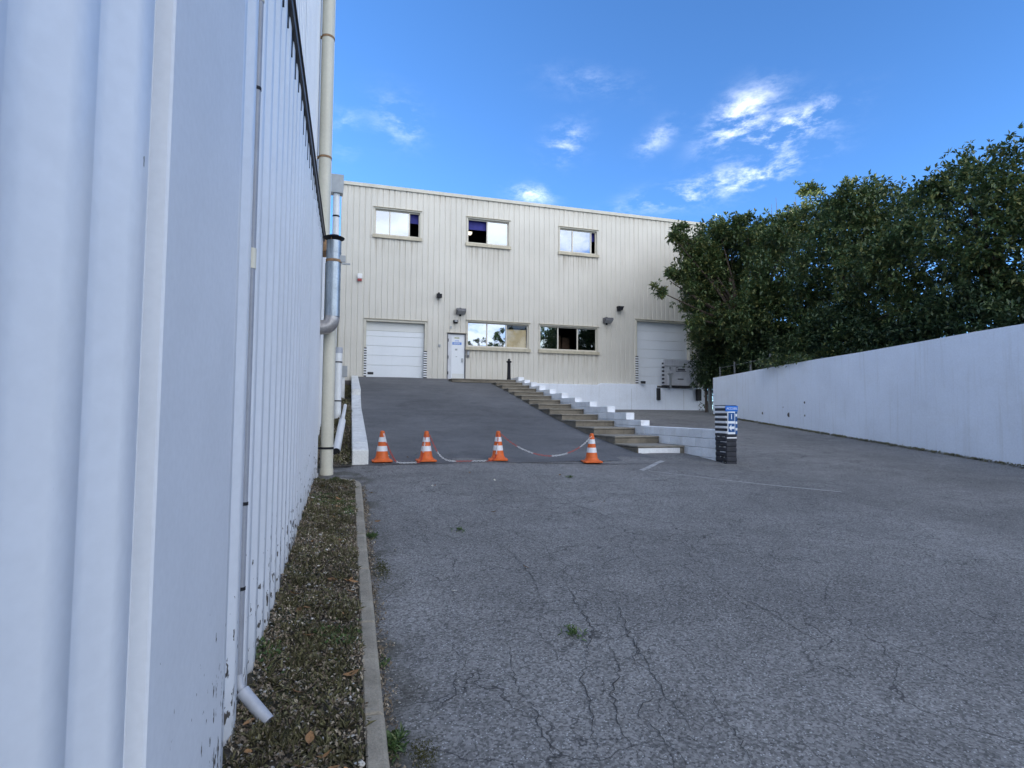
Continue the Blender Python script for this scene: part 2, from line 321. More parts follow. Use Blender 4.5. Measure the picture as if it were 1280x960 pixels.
# ------------------------------------------------------------------ mesh helpers
ORG = {}
def thing(name, label, cat, loc=(0, 0, 0), group=None):
    o = bpy.data.objects.new(name, None); COL.objects.link(o); o.location = loc; o.empty_display_size = .2
    o['label'] = label; o['category'] = cat
    if group: o['group'] = group
    ORG[o.name] = Vector(loc); return o
def tag(o, label=None, cat=None, group=None, kind=None):
    for k, v in (('label', label), ('category', cat), ('group', group), ('kind', kind)):
        if v: o[k] = v
    return o
class MB:
    def __init__(s): s.v = []; s.f = []; s.m = []; s.sm = []; s.cm = 0; s.cs = False
    def add(s, vs, fs):
        k = len(s.v); s.v += [tuple(p) for p in vs]
        for f in fs: s.f.append([k+i for i in f]); s.m.append(s.cm); s.sm.append(s.cs)
        return s
    def box(s, a, b):
        x0, y0, z0 = [min(p, q) for p, q in zip(a, b)]; x1, y1, z1 = [max(p, q) for p, q in zip(a, b)]
        return s.add([(x0, y0, z0), (x1, y0, z0), (x1, y1, z0), (x0, y1, z0), (x0, y0, z1), (x1, y0, z1), (x1, y1, z1), (x0, y1, z1)],
              [(0, 3, 2, 1), (4, 5, 6, 7), (0, 1, 5, 4), (1, 2, 6, 5), (2, 3, 7, 6), (3, 0, 4, 7)])
    def prism(s, pts, axis, a, b):
        """pts: 2-D outline; extruded along axis (0 x, 1 y, 2 z) from a to b"""
        def mk(p, t):
            q = list(p); q.insert(axis, t); return tuple(q)
        n = len(pts)
        fs = [tuple(range(n-1, -1, -1)), tuple(range(n, 2*n))]+[(i, (i+1) % n, n+(i+1) % n, n+i) for i in range(n)]
        return s.add([mk(p, a) for p in pts]+[mk(p, b) for p in pts], fs)
    def tube(s, path, r, n=12, cap=True):
        path = [Vector(p) for p in path]; rs = r if isinstance(r, (list, tuple)) else [r]*len(path)
        vs = []; ref = None
        for i, p in enumerate(path):
            t = (path[min(i+1, len(path)-1)]-path[max(i-1, 0)]).normalized()
            if ref is None: ref = Vector((0, 0, 1)) if abs(t.z) < .9 else Vector((1, 0, 0))
            a = t.cross(ref).normalized(); bb = t.cross(a).normalized(); ref = -bb if False else a.cross(t)
            for k in range(n):
                w = 2*math.pi*k/n; vs.append(p+(a*math.cos(w)+bb*math.sin(w))*rs[i])
        L = len(path); fs = []
        for i in range(L-1):
            for k in range(n):
                fs.append((i*n+k, i*n+(k+1) % n, (i+1)*n+(k+1) % n, (i+1)*n+k))
        if cap: fs.append(tuple(range(n-1, -1, -1))); fs.append(tuple((L-1)*n+k for k in range(n)))
        o = s.cs; s.cs = True; s.add(vs, fs); s.cs = o; return s
    def lathe(s, c, prof, n=24, cap=True):
        vs = []
        for r, z in prof:
            for k in range(n):
                w = 2*math.pi*k/n; vs.append((c[0]+r*math.cos(w), c[1]+r*math.sin(w), c[2]+z))
        fs = [(i*n+k, i*n+(k+1) % n, (i+1)*n+(k+1) % n, (i+1)*n+k) for i in range(len(prof)-1) for k in range(n)]
        if cap: fs.append(tuple(range(n-1, -1, -1))); fs.append(tuple((len(prof)-1)*n+k for k in range(n)))
        o = s.cs; s.cs = True; s.add(vs, fs); s.cs = o; return s
    def build(s, name, mats, parent=None, bevel=0, org=None):
        mats = [mats] if isinstance(mats, str) else mats
        O = ORG[parent.name] if parent is not None else (Vector(org) if org else Vector((0, 0, 0)))
        me = bpy.data.meshes.new(name)
        me.from_pydata([(p[0]-O.x, p[1]-O.y, p[2]-O.z) for p in s.v], [], s.f)
        for m in mats: me.materials.append(MATS[m])
        me.polygons.foreach_set('material_index', s.m); me.polygons.foreach_set('use_smooth', s.sm)
        if bevel:
            bm = bmesh.new(); bm.from_mesh(me)
            bmesh.ops.bevel(bm, geom=[e for e in bm.edges if e.is_manifold and e.calc_face_angle(0) > .5], offset=bevel, segments=1, affect='EDGES')
            bm.to_mesh(me); bm.free()
        if any(s.sm):
            try: me.set_sharp_from_angle(angle=math.radians(40))
            except Exception: pass
        o = bpy.data.objects.new(name, me); COL.objects.link(o)
        if parent is not None:
            o.parent = parent; ORG[o.name] = O
        else:
            o.location = O; ORG[o.name] = O
        return o
def bx(name, a, b, mat, parent, bevel=0): return MB().box(a, b).build(name, mat, parent, bevel)
def text(body, size, mat, name, parent, at, facing='-Y', depth=.004):
    cu = bpy.data.curves.new(name, 'FONT'); cu.body = body; cu.size = size; cu.align_x = 'CENTER'; cu.align_y = 'CENTER'; cu.extrude = depth
    t = bpy.data.objects.new(name, cu); COL.objects.link(t)
    dg = bpy.context.evaluated_depsgraph_get(); me = bpy.data.meshes.new_from_object(t.evaluated_get(dg))
    bpy.data.objects.remove(t); bpy.data.curves.remove(cu)
    me.transform(Matrix.Rotation(math.radians(90), 4, 'X'))
    me.transform(Matrix.Translation(Vector(at)-ORG[parent.name]))
    me.materials.clear(); me.materials.append(MATS[mat])
    o = bpy.data.objects.new(name, me); COL.objects.link(o); o.parent = parent; ORG[o.name] = ORG[parent.name]
    return o
def lerp(tab, x):
    if x <= tab[0][0]: return tab[0][1]
    for (a, b), (c, d) in zip(tab, tab[1:]):
        if x <= c: return b+(d-b)*(x-a)/(c-a)
    return tab[-1][1]
def gz(y): return .075*(min(max(y, 1.3), 26.0)-1.3)
RAMP = [(10.2, .671), (11.1, .745), (12.2, .875), (14, 1.09), (16.7, 1.52), (18, 1.76), (21, 2.34), (23.5, 2.78), (26, 3.205)]
def rz(y): return lerp(RAMP, y)

# ------------------------------------------------------------------ ground
def grid(name, xs, ys, zf, mat, kind='structure'):
    mb = MB(); mb.cs = True; nx = len(xs)
    vs = [(x, y, zf(x, y)) for y in ys for x in xs]
    mb.add(vs, [(j*nx+i, j*nx+i+1, (j+1)*nx+i+1, (j+1)*nx+i) for j in range(len(ys)-1) for i in range(nx-1)])
    o = mb.build(name, mat); o['kind'] = kind; return o
def fr(a, b, st):
    n = max(1, round((b-a)/st)); return [a+(b-a)*i/n for i in range(n)]
def wob(x, y): return .010*math.sin(x*1.7+.6)*math.sin(y*1.1)+.006*math.sin(x*3.9+y*2.3)
xs = [-400, -100, -30, -6]+fr(-2, 18, .25)+[18, 22, 30, 60, 150, 400]
ys = [-400, -100, -30, -10, -4]+fr(-1, 12, .2)+fr(12, 27, .5)+[27, 32, 60, 150, 400]
ground = grid('ground', xs, ys, lambda x, y: gz(y)+(wob(x, y) if .3 < x < 13 and 0 < y < 24 else 0), 'asphalt')
rampo = grid('ramp', fr(.30, 6.2, .3)+[6.2], fr(10.22, 26.05, .25)+[26.05], lambda x, y: rz(y)+.006*math.sin(x*2.1)*math.sin(y*.9), 'ramp_asphalt')

# painted bay marking, seam and cracks (thin sheets above the asphalt)
def strip(name, pts, w, mat, parent=None, dz=.005, jitter=0., zf=gz, taper=True):
    mb = MB(); vs = []; n = len(pts)
    for i, p in enumerate(pts):
        a = Vector(pts[max(i-1, 0)][:2]); b = Vector(pts[min(i+1, n-1)][:2]); t = (b-a).normalized(); nn = Vector((-t.y, t.x))
        ww = w*(1-.75*abs(2*i/(n-1)-1)**2 if taper else 1)*(1+rnd.uniform(-jitter, jitter))
        for sgn in (-.5, .5):
            q = Vector(p[:2])+nn*ww*sgn; zz = zf(q.y)+(wob(q.x, q.y) if .3 < q.x < 13 and 0 < q.y < 24 and zf is gz else 0)
            vs.append((q.x, q.y, zz+dz))
    mb.add(vs, [(2*i, 2*i+2, 2*i+3, 2*i+1) for i in range(n-1)])
    o = mb.build(name, mat, parent)
    if parent is None: o['kind'] = 'structure'
    return o
def line_pts(a, b, st=.15):
    n = max(2, int((Vector(b)-Vector(a)).length/st)); return [(a[0]+(b[0]-a[0])*i/n, a[1]+(b[1]-a[1])*i/n) for i in range(n+1)]
strip('parking_line', line_pts((5.10, 9.13), (6.08, 10.02)), .10, 'weathered_line', ground, taper=False)
strip('parking_line', line_pts((5.20, 9.06), (7.3, 6.92)), .04, 'weathered_line', ground, taper=False)
strip('pavement_seam', [(.35+i*.17, 10.30-.0006*i*i+rnd.uniform(-.012, .012)) for i in range(42)], .035, 'sealed_seam', ground, dz=.014, jitter=.5)
def px_ground(pts): return pts
def crack(pts, w=.012, name='crack'):
    out = []
    for a, b in zip(pts, pts[1:]):
        L = (Vector(b)-Vector(a)).length; n = max(2, int(L/.035))
        for i in range(n):
            t = i/n; out.append((a[0]+(b[0]-a[0])*t+rnd.uniform(-.018, .018), a[1]+(b[1]-a[1])*t+rnd.uniform(-.018, .018)))
    out.append(pts[-1]); strip(name, out, w, 'crack', ground, dz=.0045, jitter=.6)
crack( [(2.082, 4.086), (1.901, 3.718), (1.758, 3.266), (1.695, 2.915), (1.648, 2.711), (1.634, 2.506), (1.587, 2.356)] , .006 )
crack( [(1.768, 4.566), (1.654, 3.943), (1.587, 3.483), (1.417, 3.19), (1.276, 2.937), (1.238, 2.746), (1.125, 2.486), (1.078, 2.301)] , .006 )
crack( [(1.574, 3.276), (1.571, 3.126), (1.511, 2.958), (1.371, 2.777), (1.306, 2.566), (1.273, 2.375)] , .006 )
crack( [(1.435, 2.594), (1.463, 2.496), (1.455, 2.32), (1.444, 2.211)] , .0045 )
crack( [(1.404, 2.555), (1.484, 2.665), (1.648, 2.711)] , .0045 )
crack( [(2.488, 4.283), (2.424, 4.014), (2.297, 3.674)] , .0045 )
crack( [(2.593, 4.029), (2.553, 3.794), (2.61, 3.648), (2.756, 3.602)] , .0045 )
crack( [(2.951, 3.953), (2.942, 3.758), (2.964, 3.472), (2.974, 3.209), (2.944, 2.891)] , .006 )
crack( [(3.313, 3.877), (3.343, 3.578), (3.451, 3.243)] , .0045 )
crack( [(1.894, 2.649), (1.835, 2.458), (1.782, 2.257), (1.758, 2.138)] , .0045 )
crack( [(1.006, 3.49), (0.943, 3.187), (0.899, 2.9), (0.818, 2.709)] , .0045 )
crack( [(0.899, 2.9), (0.942, 2.725), (0.903, 2.588), (0.919, 2.478), (0.877, 2.355)] , .006 )
crack( [(0.422, 2.81), (0.501, 2.907), (0.572, 2.977), (0.624, 3.208)] , .0045 )
crack( [(0.628, 3.554), (0.699, 3.308), (0.65, 3.201)] , .0045 )
crack( [(0.748, 3.931), (0.819, 3.889), (1.067, 3.745)] , .0045 )
crack( [(0.445, 6.875), (0.756, 6.455), (0.789, 5.878), (0.76, 5.307)] , .0045 )
crack( [(0.533, 5.925), (0.572, 5.344)] , .0045 )
crack( [(1.342, 5.775), (1.511, 5.16), (1.502, 4.525), (1.387, 3.9)] , .0045 )
crack( [(3.113, 10.239), (2.95, 8.323), (2.852, 6.802), (3.056, 5.874), (3.105, 5.105)] , .006 )
crack( [(1.83, 3.304), (1.643, 3.043), (1.614, 2.916)] , .0045 )
crack( [(1.703, 3.332), (1.934, 3.49), (2.155, 3.529)] , .0045 )

# ------------------------------------------------------------------ left warehouse
WX = -.455
LH = 14.3  # height out of view, set to keep the yard and trees shaded
lw = thing('white_warehouse', 'tall white corrugated metal warehouse close along the left of the yard', 'building', (-.5, 4, 0))
MB().box((-40, -60, -.4), (-.68, 16.45, LH)).box((-40, 16.45, -.4), (-3.2, 36, LH)).build('core_and_shade_block', 'upper_cladding', lw)  # unseen far block and length behind the viewer added to block the sun
bx('roof', (-40, -60, LH), (-.62, 16.44, LH+.15), 'roof_grey', lw)
def ribs_y(y0, y1, z0f, z1, xo, depth, pitch, phase):
    """vertical trapezoid sheet facing +X"""
    pr = [(-.052, 0), (.052, 0), (.098, -depth), (.177, -depth)]
    pts = []
    k = math.floor((y0-phase)/pitch)-1
    while phase+k*pitch < y1+pitch:
        for a, d in pr: pts.append((phase+k*pitch+a*pitch/.275, d))
        k += 1
    ys_ = sorted({y0, y1, *[p[0] for p in pts if y0 < p[0] < y1]})
    mb = MB(); vs = []
    for y in ys_:
        for (a, da), (b, db) in zip(pts, pts[1:]):
            if a <= y <= b: dd = da+(db-da)*(y-a)/max(b-a, 1e-6); break
        vs += [(xo+dd, y, z0f(y)), (xo+dd, y, z1)]
    mb.cs = True; mb.add(vs, [(2*i, 2*i+2, 2*i+3, 2*i+1) for i in range(len(ys_)-1)])
    return mb
PITCH_L = .275; PH = 2.49
y = 2.49+.1375-8*PITCH_L*2
sheets = []
edges_ = [-3.2, -2.1, -1.0, .1, 1.2]
cuts = [-3.42+1.1*i for i in range(12)]
cuts = [2.44] + [2.44+PITCH_L*4*i-.0 for i in range(1, 7)] + [9.32]
for a, b in zip(cuts, cuts[1:]):
    ribs_y(a-.004, b+.004 if b < 9.3 else b, lambda y: gz(y)-.04, 4.37, WX+rnd.uniform(-.0015, .0015), .032, PITCH_L, PH).build('cladding_sheet', 'white_cladding', lw)
for i in range(5):
    a = 1.55-1.1*(i+1); ribs_y(a, a+1.1, lambda y: -.04, 4.37, WX, .032, PITCH_L, PH).build('cladding_sheet', 'white_cladding', lw)
bx('corner_panel', (WX-.06, 1.55, -.05), (WX+.012, 2.43, 4.37), 'smooth_panel', lw, .006)
bx('cladding_end_trim', (-.70, 9.325, .35), (WX-.002, 9.36, 4.37), 'upper_cladding', lw)
cu = [-4.0+1.1*i for i in range(19)]
for a, b in zip(cu, cu[1:]):
    b = min(b, 16.5)
    if a >= 16.5: break
    ribs_y(a, b, lambda y, a=a: (4.4 if a < 9.0 else gz(y)-.1), LH, -.60+rnd.uniform(-.002, .002), .035, .20, 2.4).build('upper_sheet', 'upper_cladding', lw)
# drip ledge between the two claddings, with dark blocks standing in for shade in the troughs
MB().box((-.66, -4, 4.37), (-.432, 9.48, 4.45)).box((-.66, -4, 4.45), (-.418, 9.5, 4.465)).box((-.66, -4, 4.465), (-.44, 9.48, 4.53)).build('ledge', 'dark_flashing', lw)
yy = PH-.1375
while yy > -3: yy -= PITCH_L
while yy < 9.2:
    if not (1.5 < yy < 2.45): bx('trough_shade', (WX-.036, yy-.05, 4.37-rnd.uniform(.10, .2)), (WX-.004, yy+.05, 4.369), 'black_rubber', lw)
    yy += PITCH_L
# base rail following the fall of the ground, with a gap at the spout
for a, b in ((1.3, 2.86), (3.10, 9.3)):
    MB().add([(x, q, gz(q)+dz) for q in (a, b) for x, dz in ((WX-.05, .0), (WX+.018, .0), (WX+.018, .045), (WX-.05, .06))],
             [(0, 1, 2, 3), (7, 6, 5, 4), (0, 4, 5, 1), (1, 5, 6, 2), (2, 6, 7, 3), (3, 7, 4, 0)]).build('base_rail', 'white_cladding', lw)
# condensate drain in a trough of the wall
dp = thing('drain_pipe', 'thin grey drain pipe down the near white wall, ending in a short spout', 'pipe', (-.44, 2.97, .2))
MB().tube([(-.474, 2.965, .34), (-.474, 2.965, 4.36)], .017, 12).build('pipe_run', 'drain_grey', dp)
MB().tube([(-.452, 2.955, .285), (-.43, 2.94, .262), (-.325, 2.862, .172)], .030, 16, cap=False).tube([(-.331, 2.866, .177), (-.329, 2.865, .1755)], .026, 14).build('spout', 'grey_pvc', dp)
MB().tube([(-.474, 2.965, .36), (-.468, 2.963, .31), (-.445, 2.95, .275)], .018, 12).build('bend', 'grey_pvc', dp)
for z in (1.15, 3.2, .75): MB().tube([(-.474, 2.965, z), (-.474, 2.965, z+.016)], .0195, 12).box((-.486, 2.980, z), (-.462, 2.996, z+.016)).build('clip', 'dark_metal', dp)
MB().tube([(-.474, 2.965, 2.30), (-.474, 2.965, 2.40)], .0205, 12).build('coupling', 'beige_pipe', dp)
MB().tube([(-.474, 2.965, 3.66), (-.474, 2.965, 3.76)], .0205, 12).build('coupling', 'beige_pipe', dp)

# pipes at the end of the left wall
p1 = thing('upper_downpipe', 'thick beige downpipe high on the left wall, two clamp rings', 'pipe', (-.47, 9.8, 4.5))
MB().tube([(-.475, 9.72, 4.52), (-.475, 9.72, LH-.3)], .102, 20).build('pipe_run', 'beige_pipe', p1)
for z in (5.84, 7.92, 10.2, 12.4): MB().tube([(-.475, 9.72, z), (-.475, 9.72, z+.035)], .109, 20).box((-.60, 9.70, z), (-.57, 9.74, z+.035)).build('clamp_ring', 'rusty', p1)
MB().tube([(-.475, 9.72, 4.53), (-.475, 9.72, 4.40), (-.46, 9.70, 4.3), (-.42, 9.66, 4.22)], .085, 16).build('outlet', 'rusty', p1)
p2 = thing('ground_downpipe', 'thick beige downpipe standing at the far end of the kerbed strip', 'pipe', (-.32, 9.35, .6))
MB().tube([(-.322, 9.42, .52), (-.322, 9.42, 4.0)], .097, 20).build('pipe_run', 'beige_pipe', p2)
MB().tube([(-.322, 9.42, .50), (-.322, 9.42, .70)], .105, 20).build('foot_sleeve', 'beige_pipe', p2)
MB().tube([(-.322, 9.42, 1.01), (-.322, 9.42, 1.045)], .104, 20).box((-.60, 9.40, 1.01), (-.415, 9.44, 1.04)).build('clamp_ring', 'dark_metal', p2)
p3 = thing('vent_duct', 'grey spiral metal vent duct with black disc cap and elbow at the left wall', 'duct', (-.28, 9.15, 3))
MB().tube([(-.281, 9.15, 3.09), (-.281, 9.15, 4.29)], .112, 24).build('duct_run', 'galvanised', p3)
for z in (3.2, 3.36, 3.52, 3.68, 3.84, 4.1): MB().tube([(-.281, 9.15, z), (-.281, 9.15, z+.012)], .116, 24).build('seam_ring', 'galvanised', p3)
el = [(-.281-.13*(1-math.cos(t)), 9.15, 3.09-.17*math.sin(t)) for t in (0, .3, .6, .9, 1.2, 1.5)]+[(-.66, 9.15, 2.90)]
MB().tube(el, .115, 20).build('elbow', 'galvanised_elbow', p3)
MB().lathe((-.281, 9.15, 4.33), [(.155, 0), (.16, .015), (.06, .06)], 28).build('disc_cap', 'dark_metal', p3)
for a in (.5, 2.4, 4.3): MB().tube([(-.281+.1*math.cos(a), 9.15+.1*math.sin(a), 4.27), (-.281+.1*math.cos(a), 9.15+.1*math.sin(a), 4.34)], .008, 6).build('cap_strut', 'rusty', p3)
MB().tube([(-.281, 9.15, 3.95), (-.281, 9.15, 3.99)], .120, 24).build('strap', 'rusty', p3)
MB().box((-.20, 9.09, 3.96), (-.10, 9.13, 4.06)).box((-.16, 9.09, 3.92), (-.03, 9.115, 3.945)).build('bracket_arm', 'grey_metal', p3)
p4 = thing('hopper_downpipe', 'white downpipe under a grey hopper box beside the cream facade corner', 'pipe', (-.65, 22, 3))
MB().tube([(-.63, 22, 3), (-.63, 22, 9.95)], .125, 16).build('pipe_run', 'white_pvc', p4)
MB().prism([(-.86, 9.9), (-.41, 9.9), (-.38, 10.25), (-.38, 10.6), (-.90, 10.6), (-.90, 10.25)], 1, 21.8, 22.2).build('hopper', 'grey_metal', p4)
MB().tube([(-.63, 22, 9.0), (-.63, 22, 9.06)], .132, 16).build('clamp_ring', 'dark_metal', p4)
p5 = thing('standpipe', 'white plastic standpipe with dark clamps rising from the weedy bank', 'pipe', (-.27, 14.5, 1.3))
MB().tube([(-.275, 14.5, 1.2), (-.275, 14.5, 3.12)], .088, 16).build('pipe_run', 'white_pvc', p5)
MB().tube([(-.275, 14.5, 3.06), (-.275, 14.5, 3.2)], .095, 16).build('collar', 'grey_pvc', p5)
for z in (1.86, 2.82): MB().tube([(-.275, 14.5, z), (-.275, 14.5, z+.03)], .094, 16).build('clamp_ring', 'dark_metal', p5)
p6 = thing('loose_pipe', 'loose white plastic pipe lying on the weedy bank beside the low wall', 'pipe', (-.2, 11, .8))
a, b, c = Vector((-.212, 11.0, .855)), Vector((-.14, 13.4, 1.40)), Vector((-.10, 16.0, 1.78))
ab = (b-a).normalized()
MB().tube([a, b], .075, 18, cap=False).build('wide_section', 'white_pvc', p6)
MB().tube([a+ab*.004, a+ab*.03], .066, 18).build('open_end', 'black_void', p6)
MB().tube([b-ab*.05, c], .045, 14).build('narrow_section', 'white_pvc', p6)
p7 = thing('junction_box', 'small grey box on a pale post beside the facade corner', 'box', (-.2, 19, 2.2))
MB().box((-.27, 19, 1.9), (-.15, 19.1, 2.75)).build('post', 'white_pvc', p7)
MB().box((-.24, 18.95, 2.75), (-.08, 19.1, 3.1)).build('box_body', 'grey_metal', p7)

# ------------------------------------------------------------------ cream warehouse
FY = 26.0; X0, X1 = -.5, 18.42; ZT = 12.0
fb = thing('cream_warehouse', 'long two storey cream corrugated warehouse at the top of the ramp', 'building', (9, 26, 3))
UW = [(.96, 3.01), (5.29, 7.33), (10.01, 12.03)]; UZ = (9.76, 10.95)
GW = [(5.33, 8.38), (8.98, 12.05)]; GZ = (4.76, 5.95)
GATE = (.67, 3.31, 3.16, 5.74); DOOR = (4.40, 5.22, 3.10, 5.33); DOCK = (14.30, 17.42, 3.12, 6.46)
openings = [(a, b, *UZ) for a, b in UW]+[(a, b, *GZ) for a, b in GW]+[GATE, DOOR, DOCK]
def zbase(x): return 3.08 if x > 7.5 else 3.0
PITCHF = .262
def facade():
    prof = [(0, 0), (.19, 0), (.207, .023), (.243, .023)]
    def dep(x):
        t = ((x-X0) % PITCHF)
        pp = prof+[(PITCHF, 0)]
        for (a, da), (b, db) in zip(pp, pp[1:]):
            if a <= t <= b: return da+(db-da)*(t-a)/max(b-a, 1e-9)
        return 0
    nr = int((X1-X0)/PITCHF)+1; x = X0; sheet = 4
    bks = []
    for i in range(nr+1):
        for a, d in prof:
            q = X0+i*PITCHF+a
            if q < X1: bks.append(q)
    bks.append(X1)
    for o in openings: bks += [o[0], o[1]]
    bks = sorted(set(round(q, 4) for q in bks)); 
    k = 0
    while X0+k*sheet*PITCHF < X1-1e-6:
        a, b = X0+k*sheet*PITCHF, min(X0+(k+1)*sheet*PITCHF, X1); k += 1
        cb = [q for q in bks if a-1e-4 <= q <= b+1e-4]; comps = []; ez = rnd.uniform(-.002, .002)
        for p, q in zip(cb, cb[1:]):
            if q-p < 1e-4: continue
            xm = (p+q)/2; spans = [(zbase(xm), ZT)]
            for o in openings:
                if o[0] < xm < o[1]:
                    ns = []
                    for s0, s1 in spans:
                        if o[3] <= s0 or o[2] >= s1: ns.append((s0, s1)); continue
                        if o[2] > s0: ns.append((s0, o[2]))
                        if o[3] < s1: ns.append((o[3], s1))
                    spans = ns
            dp_, dq = dep(p+1e-5), dep(q-1e-5)
            for s0, s1 in spans:
                hit = [c for c in comps if any(abs(x-p) < 1e-6 and z0 < s1-1e-6 and z1 > s0+1e-6 for x, z0, z1 in c[1])]
                c = hit[0] if hit else [MB(), []]
                for h_ in hit[1:]:
                    c[0].add(h_[0].v, h_[0].f); c[1] += h_[1]; comps.remove(h_)
                if not hit: comps.append(c)
                c[0].add([(p, FY+dp_+ez, s0), (q, FY+dq+ez, s0), (q, FY+dq+ez, s1), (p, FY+dp_+ez, s1)], [(0, 1, 2, 3)]); c[1].append((q, s0, s1))
        for c in comps: c[0].build('cladding_sheet', 'cream_cladding', fb)
facade()
MB().box((X0, FY+.06, 1.5), (X0+.2, 50, ZT)).box((X1-.2, FY+.06, 1.5), (X1, 50, ZT)).box((X0, 49.8, 1.5), (X1, 50, ZT)).box((X0+.2, FY+3.6, 1.5), (X1-.2, FY+3.7, ZT-.3)).build('outer_wall', 'cream_cladding', fb)
bx('roof', (X0-.02, FY+.04, ZT-.02), (X1+.02, 50.02, ZT+.05), 'roof_grey', fb)
MB().prism([(FY-.06, ZT-.10), (FY-.03, ZT-.10), (FY-.03, ZT-.02), (FY+.3, ZT+.051), (FY+.3, ZT+.09), (FY-.06, ZT+.05)], 0, X0-.05, X1+.05).build('coping', 'cream_trim', fb)
MB().box((X0-.03, FY-.035, 3.0), (X0-.002, FY+.3, ZT-.1)).build('corner_trim', 'cream_trim', fb)
bx('side_wall', (-3.4, 26.3, 2.0), (X0-.04, 26.6, 8.1), 'beige_pipe', fb)
MB().box((X0-.8, 25.94, 2.2), (.05, 25.985, 3.01)).build('base_plinth', 'dark_flashing', fb)
# floors and ceilings inside
MB().box((X0+.2, FY+.3, 8.0), (X1-.2, FY+3.6, 8.3)).box((X0+.2, FY+.3, 11.3), (X1-.2, FY+3.6, 11.4)).box((X0+.2, FY+.3, 6.6), (X1-.2, FY+3.6, 6.7)).build('inner_slab', 'room_wall', fb)
MB().box((X0+.25, FY+3.4, 3.2), (X1-.25, FY+3.5, 11.3)).build('inner_wall', 'room_wall', fb)

def surround(o, wmat='cream_trim', sill=True, dpt=.16, tw=.06):
    a, b, z0, z1 = o; mb = MB()
    mb.box((a-tw, FY-.022, z0), (a, FY+dpt, z1+tw)); mb.box((b, FY-.022, z0), (b+tw, FY+dpt, z1+tw))
    mb.box((a, FY-.022, z1), (b, FY+dpt, z1+tw)); w = mb.build('surround', wmat, fb)
    bx('lintel_flashing', (a-tw-.03, FY-.075, z1+tw), (b+tw+.03, FY+.0, z1+tw+.02), 'sill_metal', fb)
    if sill: MB().prism([(FY-.09, z0-.17), (FY-.04, z0-.17), (FY-.04, z0-.04), (FY+dpt, z0), (FY+dpt, z0+.012), (FY-.09, z0-.028)], 0, a-.1, b+.1).build('sill', 'sill_metal', fb)
def window(o, segs, frame='frame_cream', yd=.10):
    """segs: list of (x0, x1, kind); each pane is a child of the window frame"""
    a, b, z0, z1 = o; f = .05; mb = MB(); y0, y1 = FY+yd, FY+yd+.06
    mb.box((a, y0, z0+.014), (a+f, y1, z1)); mb.box((b-f, y0, z0+.014), (b, y1, z1)); mb.box((a+f, y0, z0+.014), (b-f, y1, z0+f+.014)); mb.box((a+f, y0, z1-f), (b-f, y1, z1))
    for s in segs[:-1]: mb.box((s[1]-f*.6, y0-.01, z0+f+.014), (s[1]+f*.6, y1-.005, z1-f))
    w = mb.build('window', frame, fb)
    for s in segs:
        p, q = s[0], s[1]; k = s[2]
        if k.endswith('_glass'):
            bx('pane', (p+.02, y0+.022, z0+f), (q-.02, y0+.034, z1-f), k, w)
        if k == 'blind' or 'blind' in s[3:]:
            bx('blind', (p, y1+.12, z1-.45), (q, y1+.14, z1), 'blind_blue', w)
        if 'card' in s[3:]:
            bx('card_panel', (p+.03, y0+.040, z0+f), (q-.09, y0+.046, z1-.26), 'cardboard', w)
    return w
for o in openings[:5]: surround(o)
w1 = window(openings[0], [(.96, 1.63, 'mirror_glass', 'x'), (1.63, 2.52, 'mirror_glass'), (2.52, 3.01, 'blind')])
w2 = window(openings[1], [(5.29, 6.27, 'blind'), (6.27, 7.33, 'mirror_glass')])
w3 = window(openings[2], [(10.01, 10.72, 'mirror_glass'), (10.72, 11.74, 'mirror_glass'), (11.74, 12.03, 'blind')])
w4 = window(openings[3], [(5.33, 6.30, 'mirror_glass'), (6.30, 7.27, 'mirror_glass'), (7.27, 8.38, 'clear_glass', 'card')])
w5 = window(openings[4], [(8.98, 9.95, 'grey_glass'), (9.95, 11.0, 'open'), (11.0, 12.05, 'dark_glass')])
bx('white_blind', (1.69, FY+.2, 9.82), (2.0, FY+.22, 10.9), 'door_white', w1)
bx('ceiling_lamp', (5.25, FY+1.2, 10.62), (5.75, FY+1.5, 10.7), 'ceiling_lamp', fb)
for k in range(3): bx('storage_shelf', (9.7+.5*k, FY+1.4, 4.9), (10.1+.5*k, FY+1.8, 5.6+.1*(k % 2)), 'shelf_brown', fb)

# roller door of the ramp
surround(GATE, sill=False, dpt=.26, tw=.10)
a, b, z0, z1 = GATE
gd = bx('roller_door', (a, FY+.22, z0), (b, FY+.25, z1), 'door_panel_top', fb)
hs_ = [3.19, 3.75, 4.20, 4.64, 5.08, 5.33, 5.74]
for i, (p, q) in enumerate(zip(hs_, hs_[1:])):
    bx('door_panel', (a+.012, FY+.195, p+.007), (b-.012, FY+.217, q-.007), 'door_white' if i < 5 else 'door_panel_top', gd, .005)
bx('vision_slot', (a+.1, FY+.188, 3.32), (a+.36, FY+.196, 3.43), 'black_rubber', gd)
def stripes(x0, x1, z0, z1, y, parent, n):
    h = (z1-z0)/(2*n-1)
    MB().box((x0, y-.004, z0), (x1, y, z1)).build('striped_guard', 'stripe_white', parent)
    for i in range(n): bx('black_stripe', (x0-.003, y-.007, z0+2*i*h), (x1+.003, y-.0045, z0+(2*i+1)*h), 'black_paint', parent)
stripes(.60, .705, 3.2, 4.52, FY-.024, fb, 12); stripes(3.27, 3.42, 3.2, 4.46, FY-.024, fb, 12)

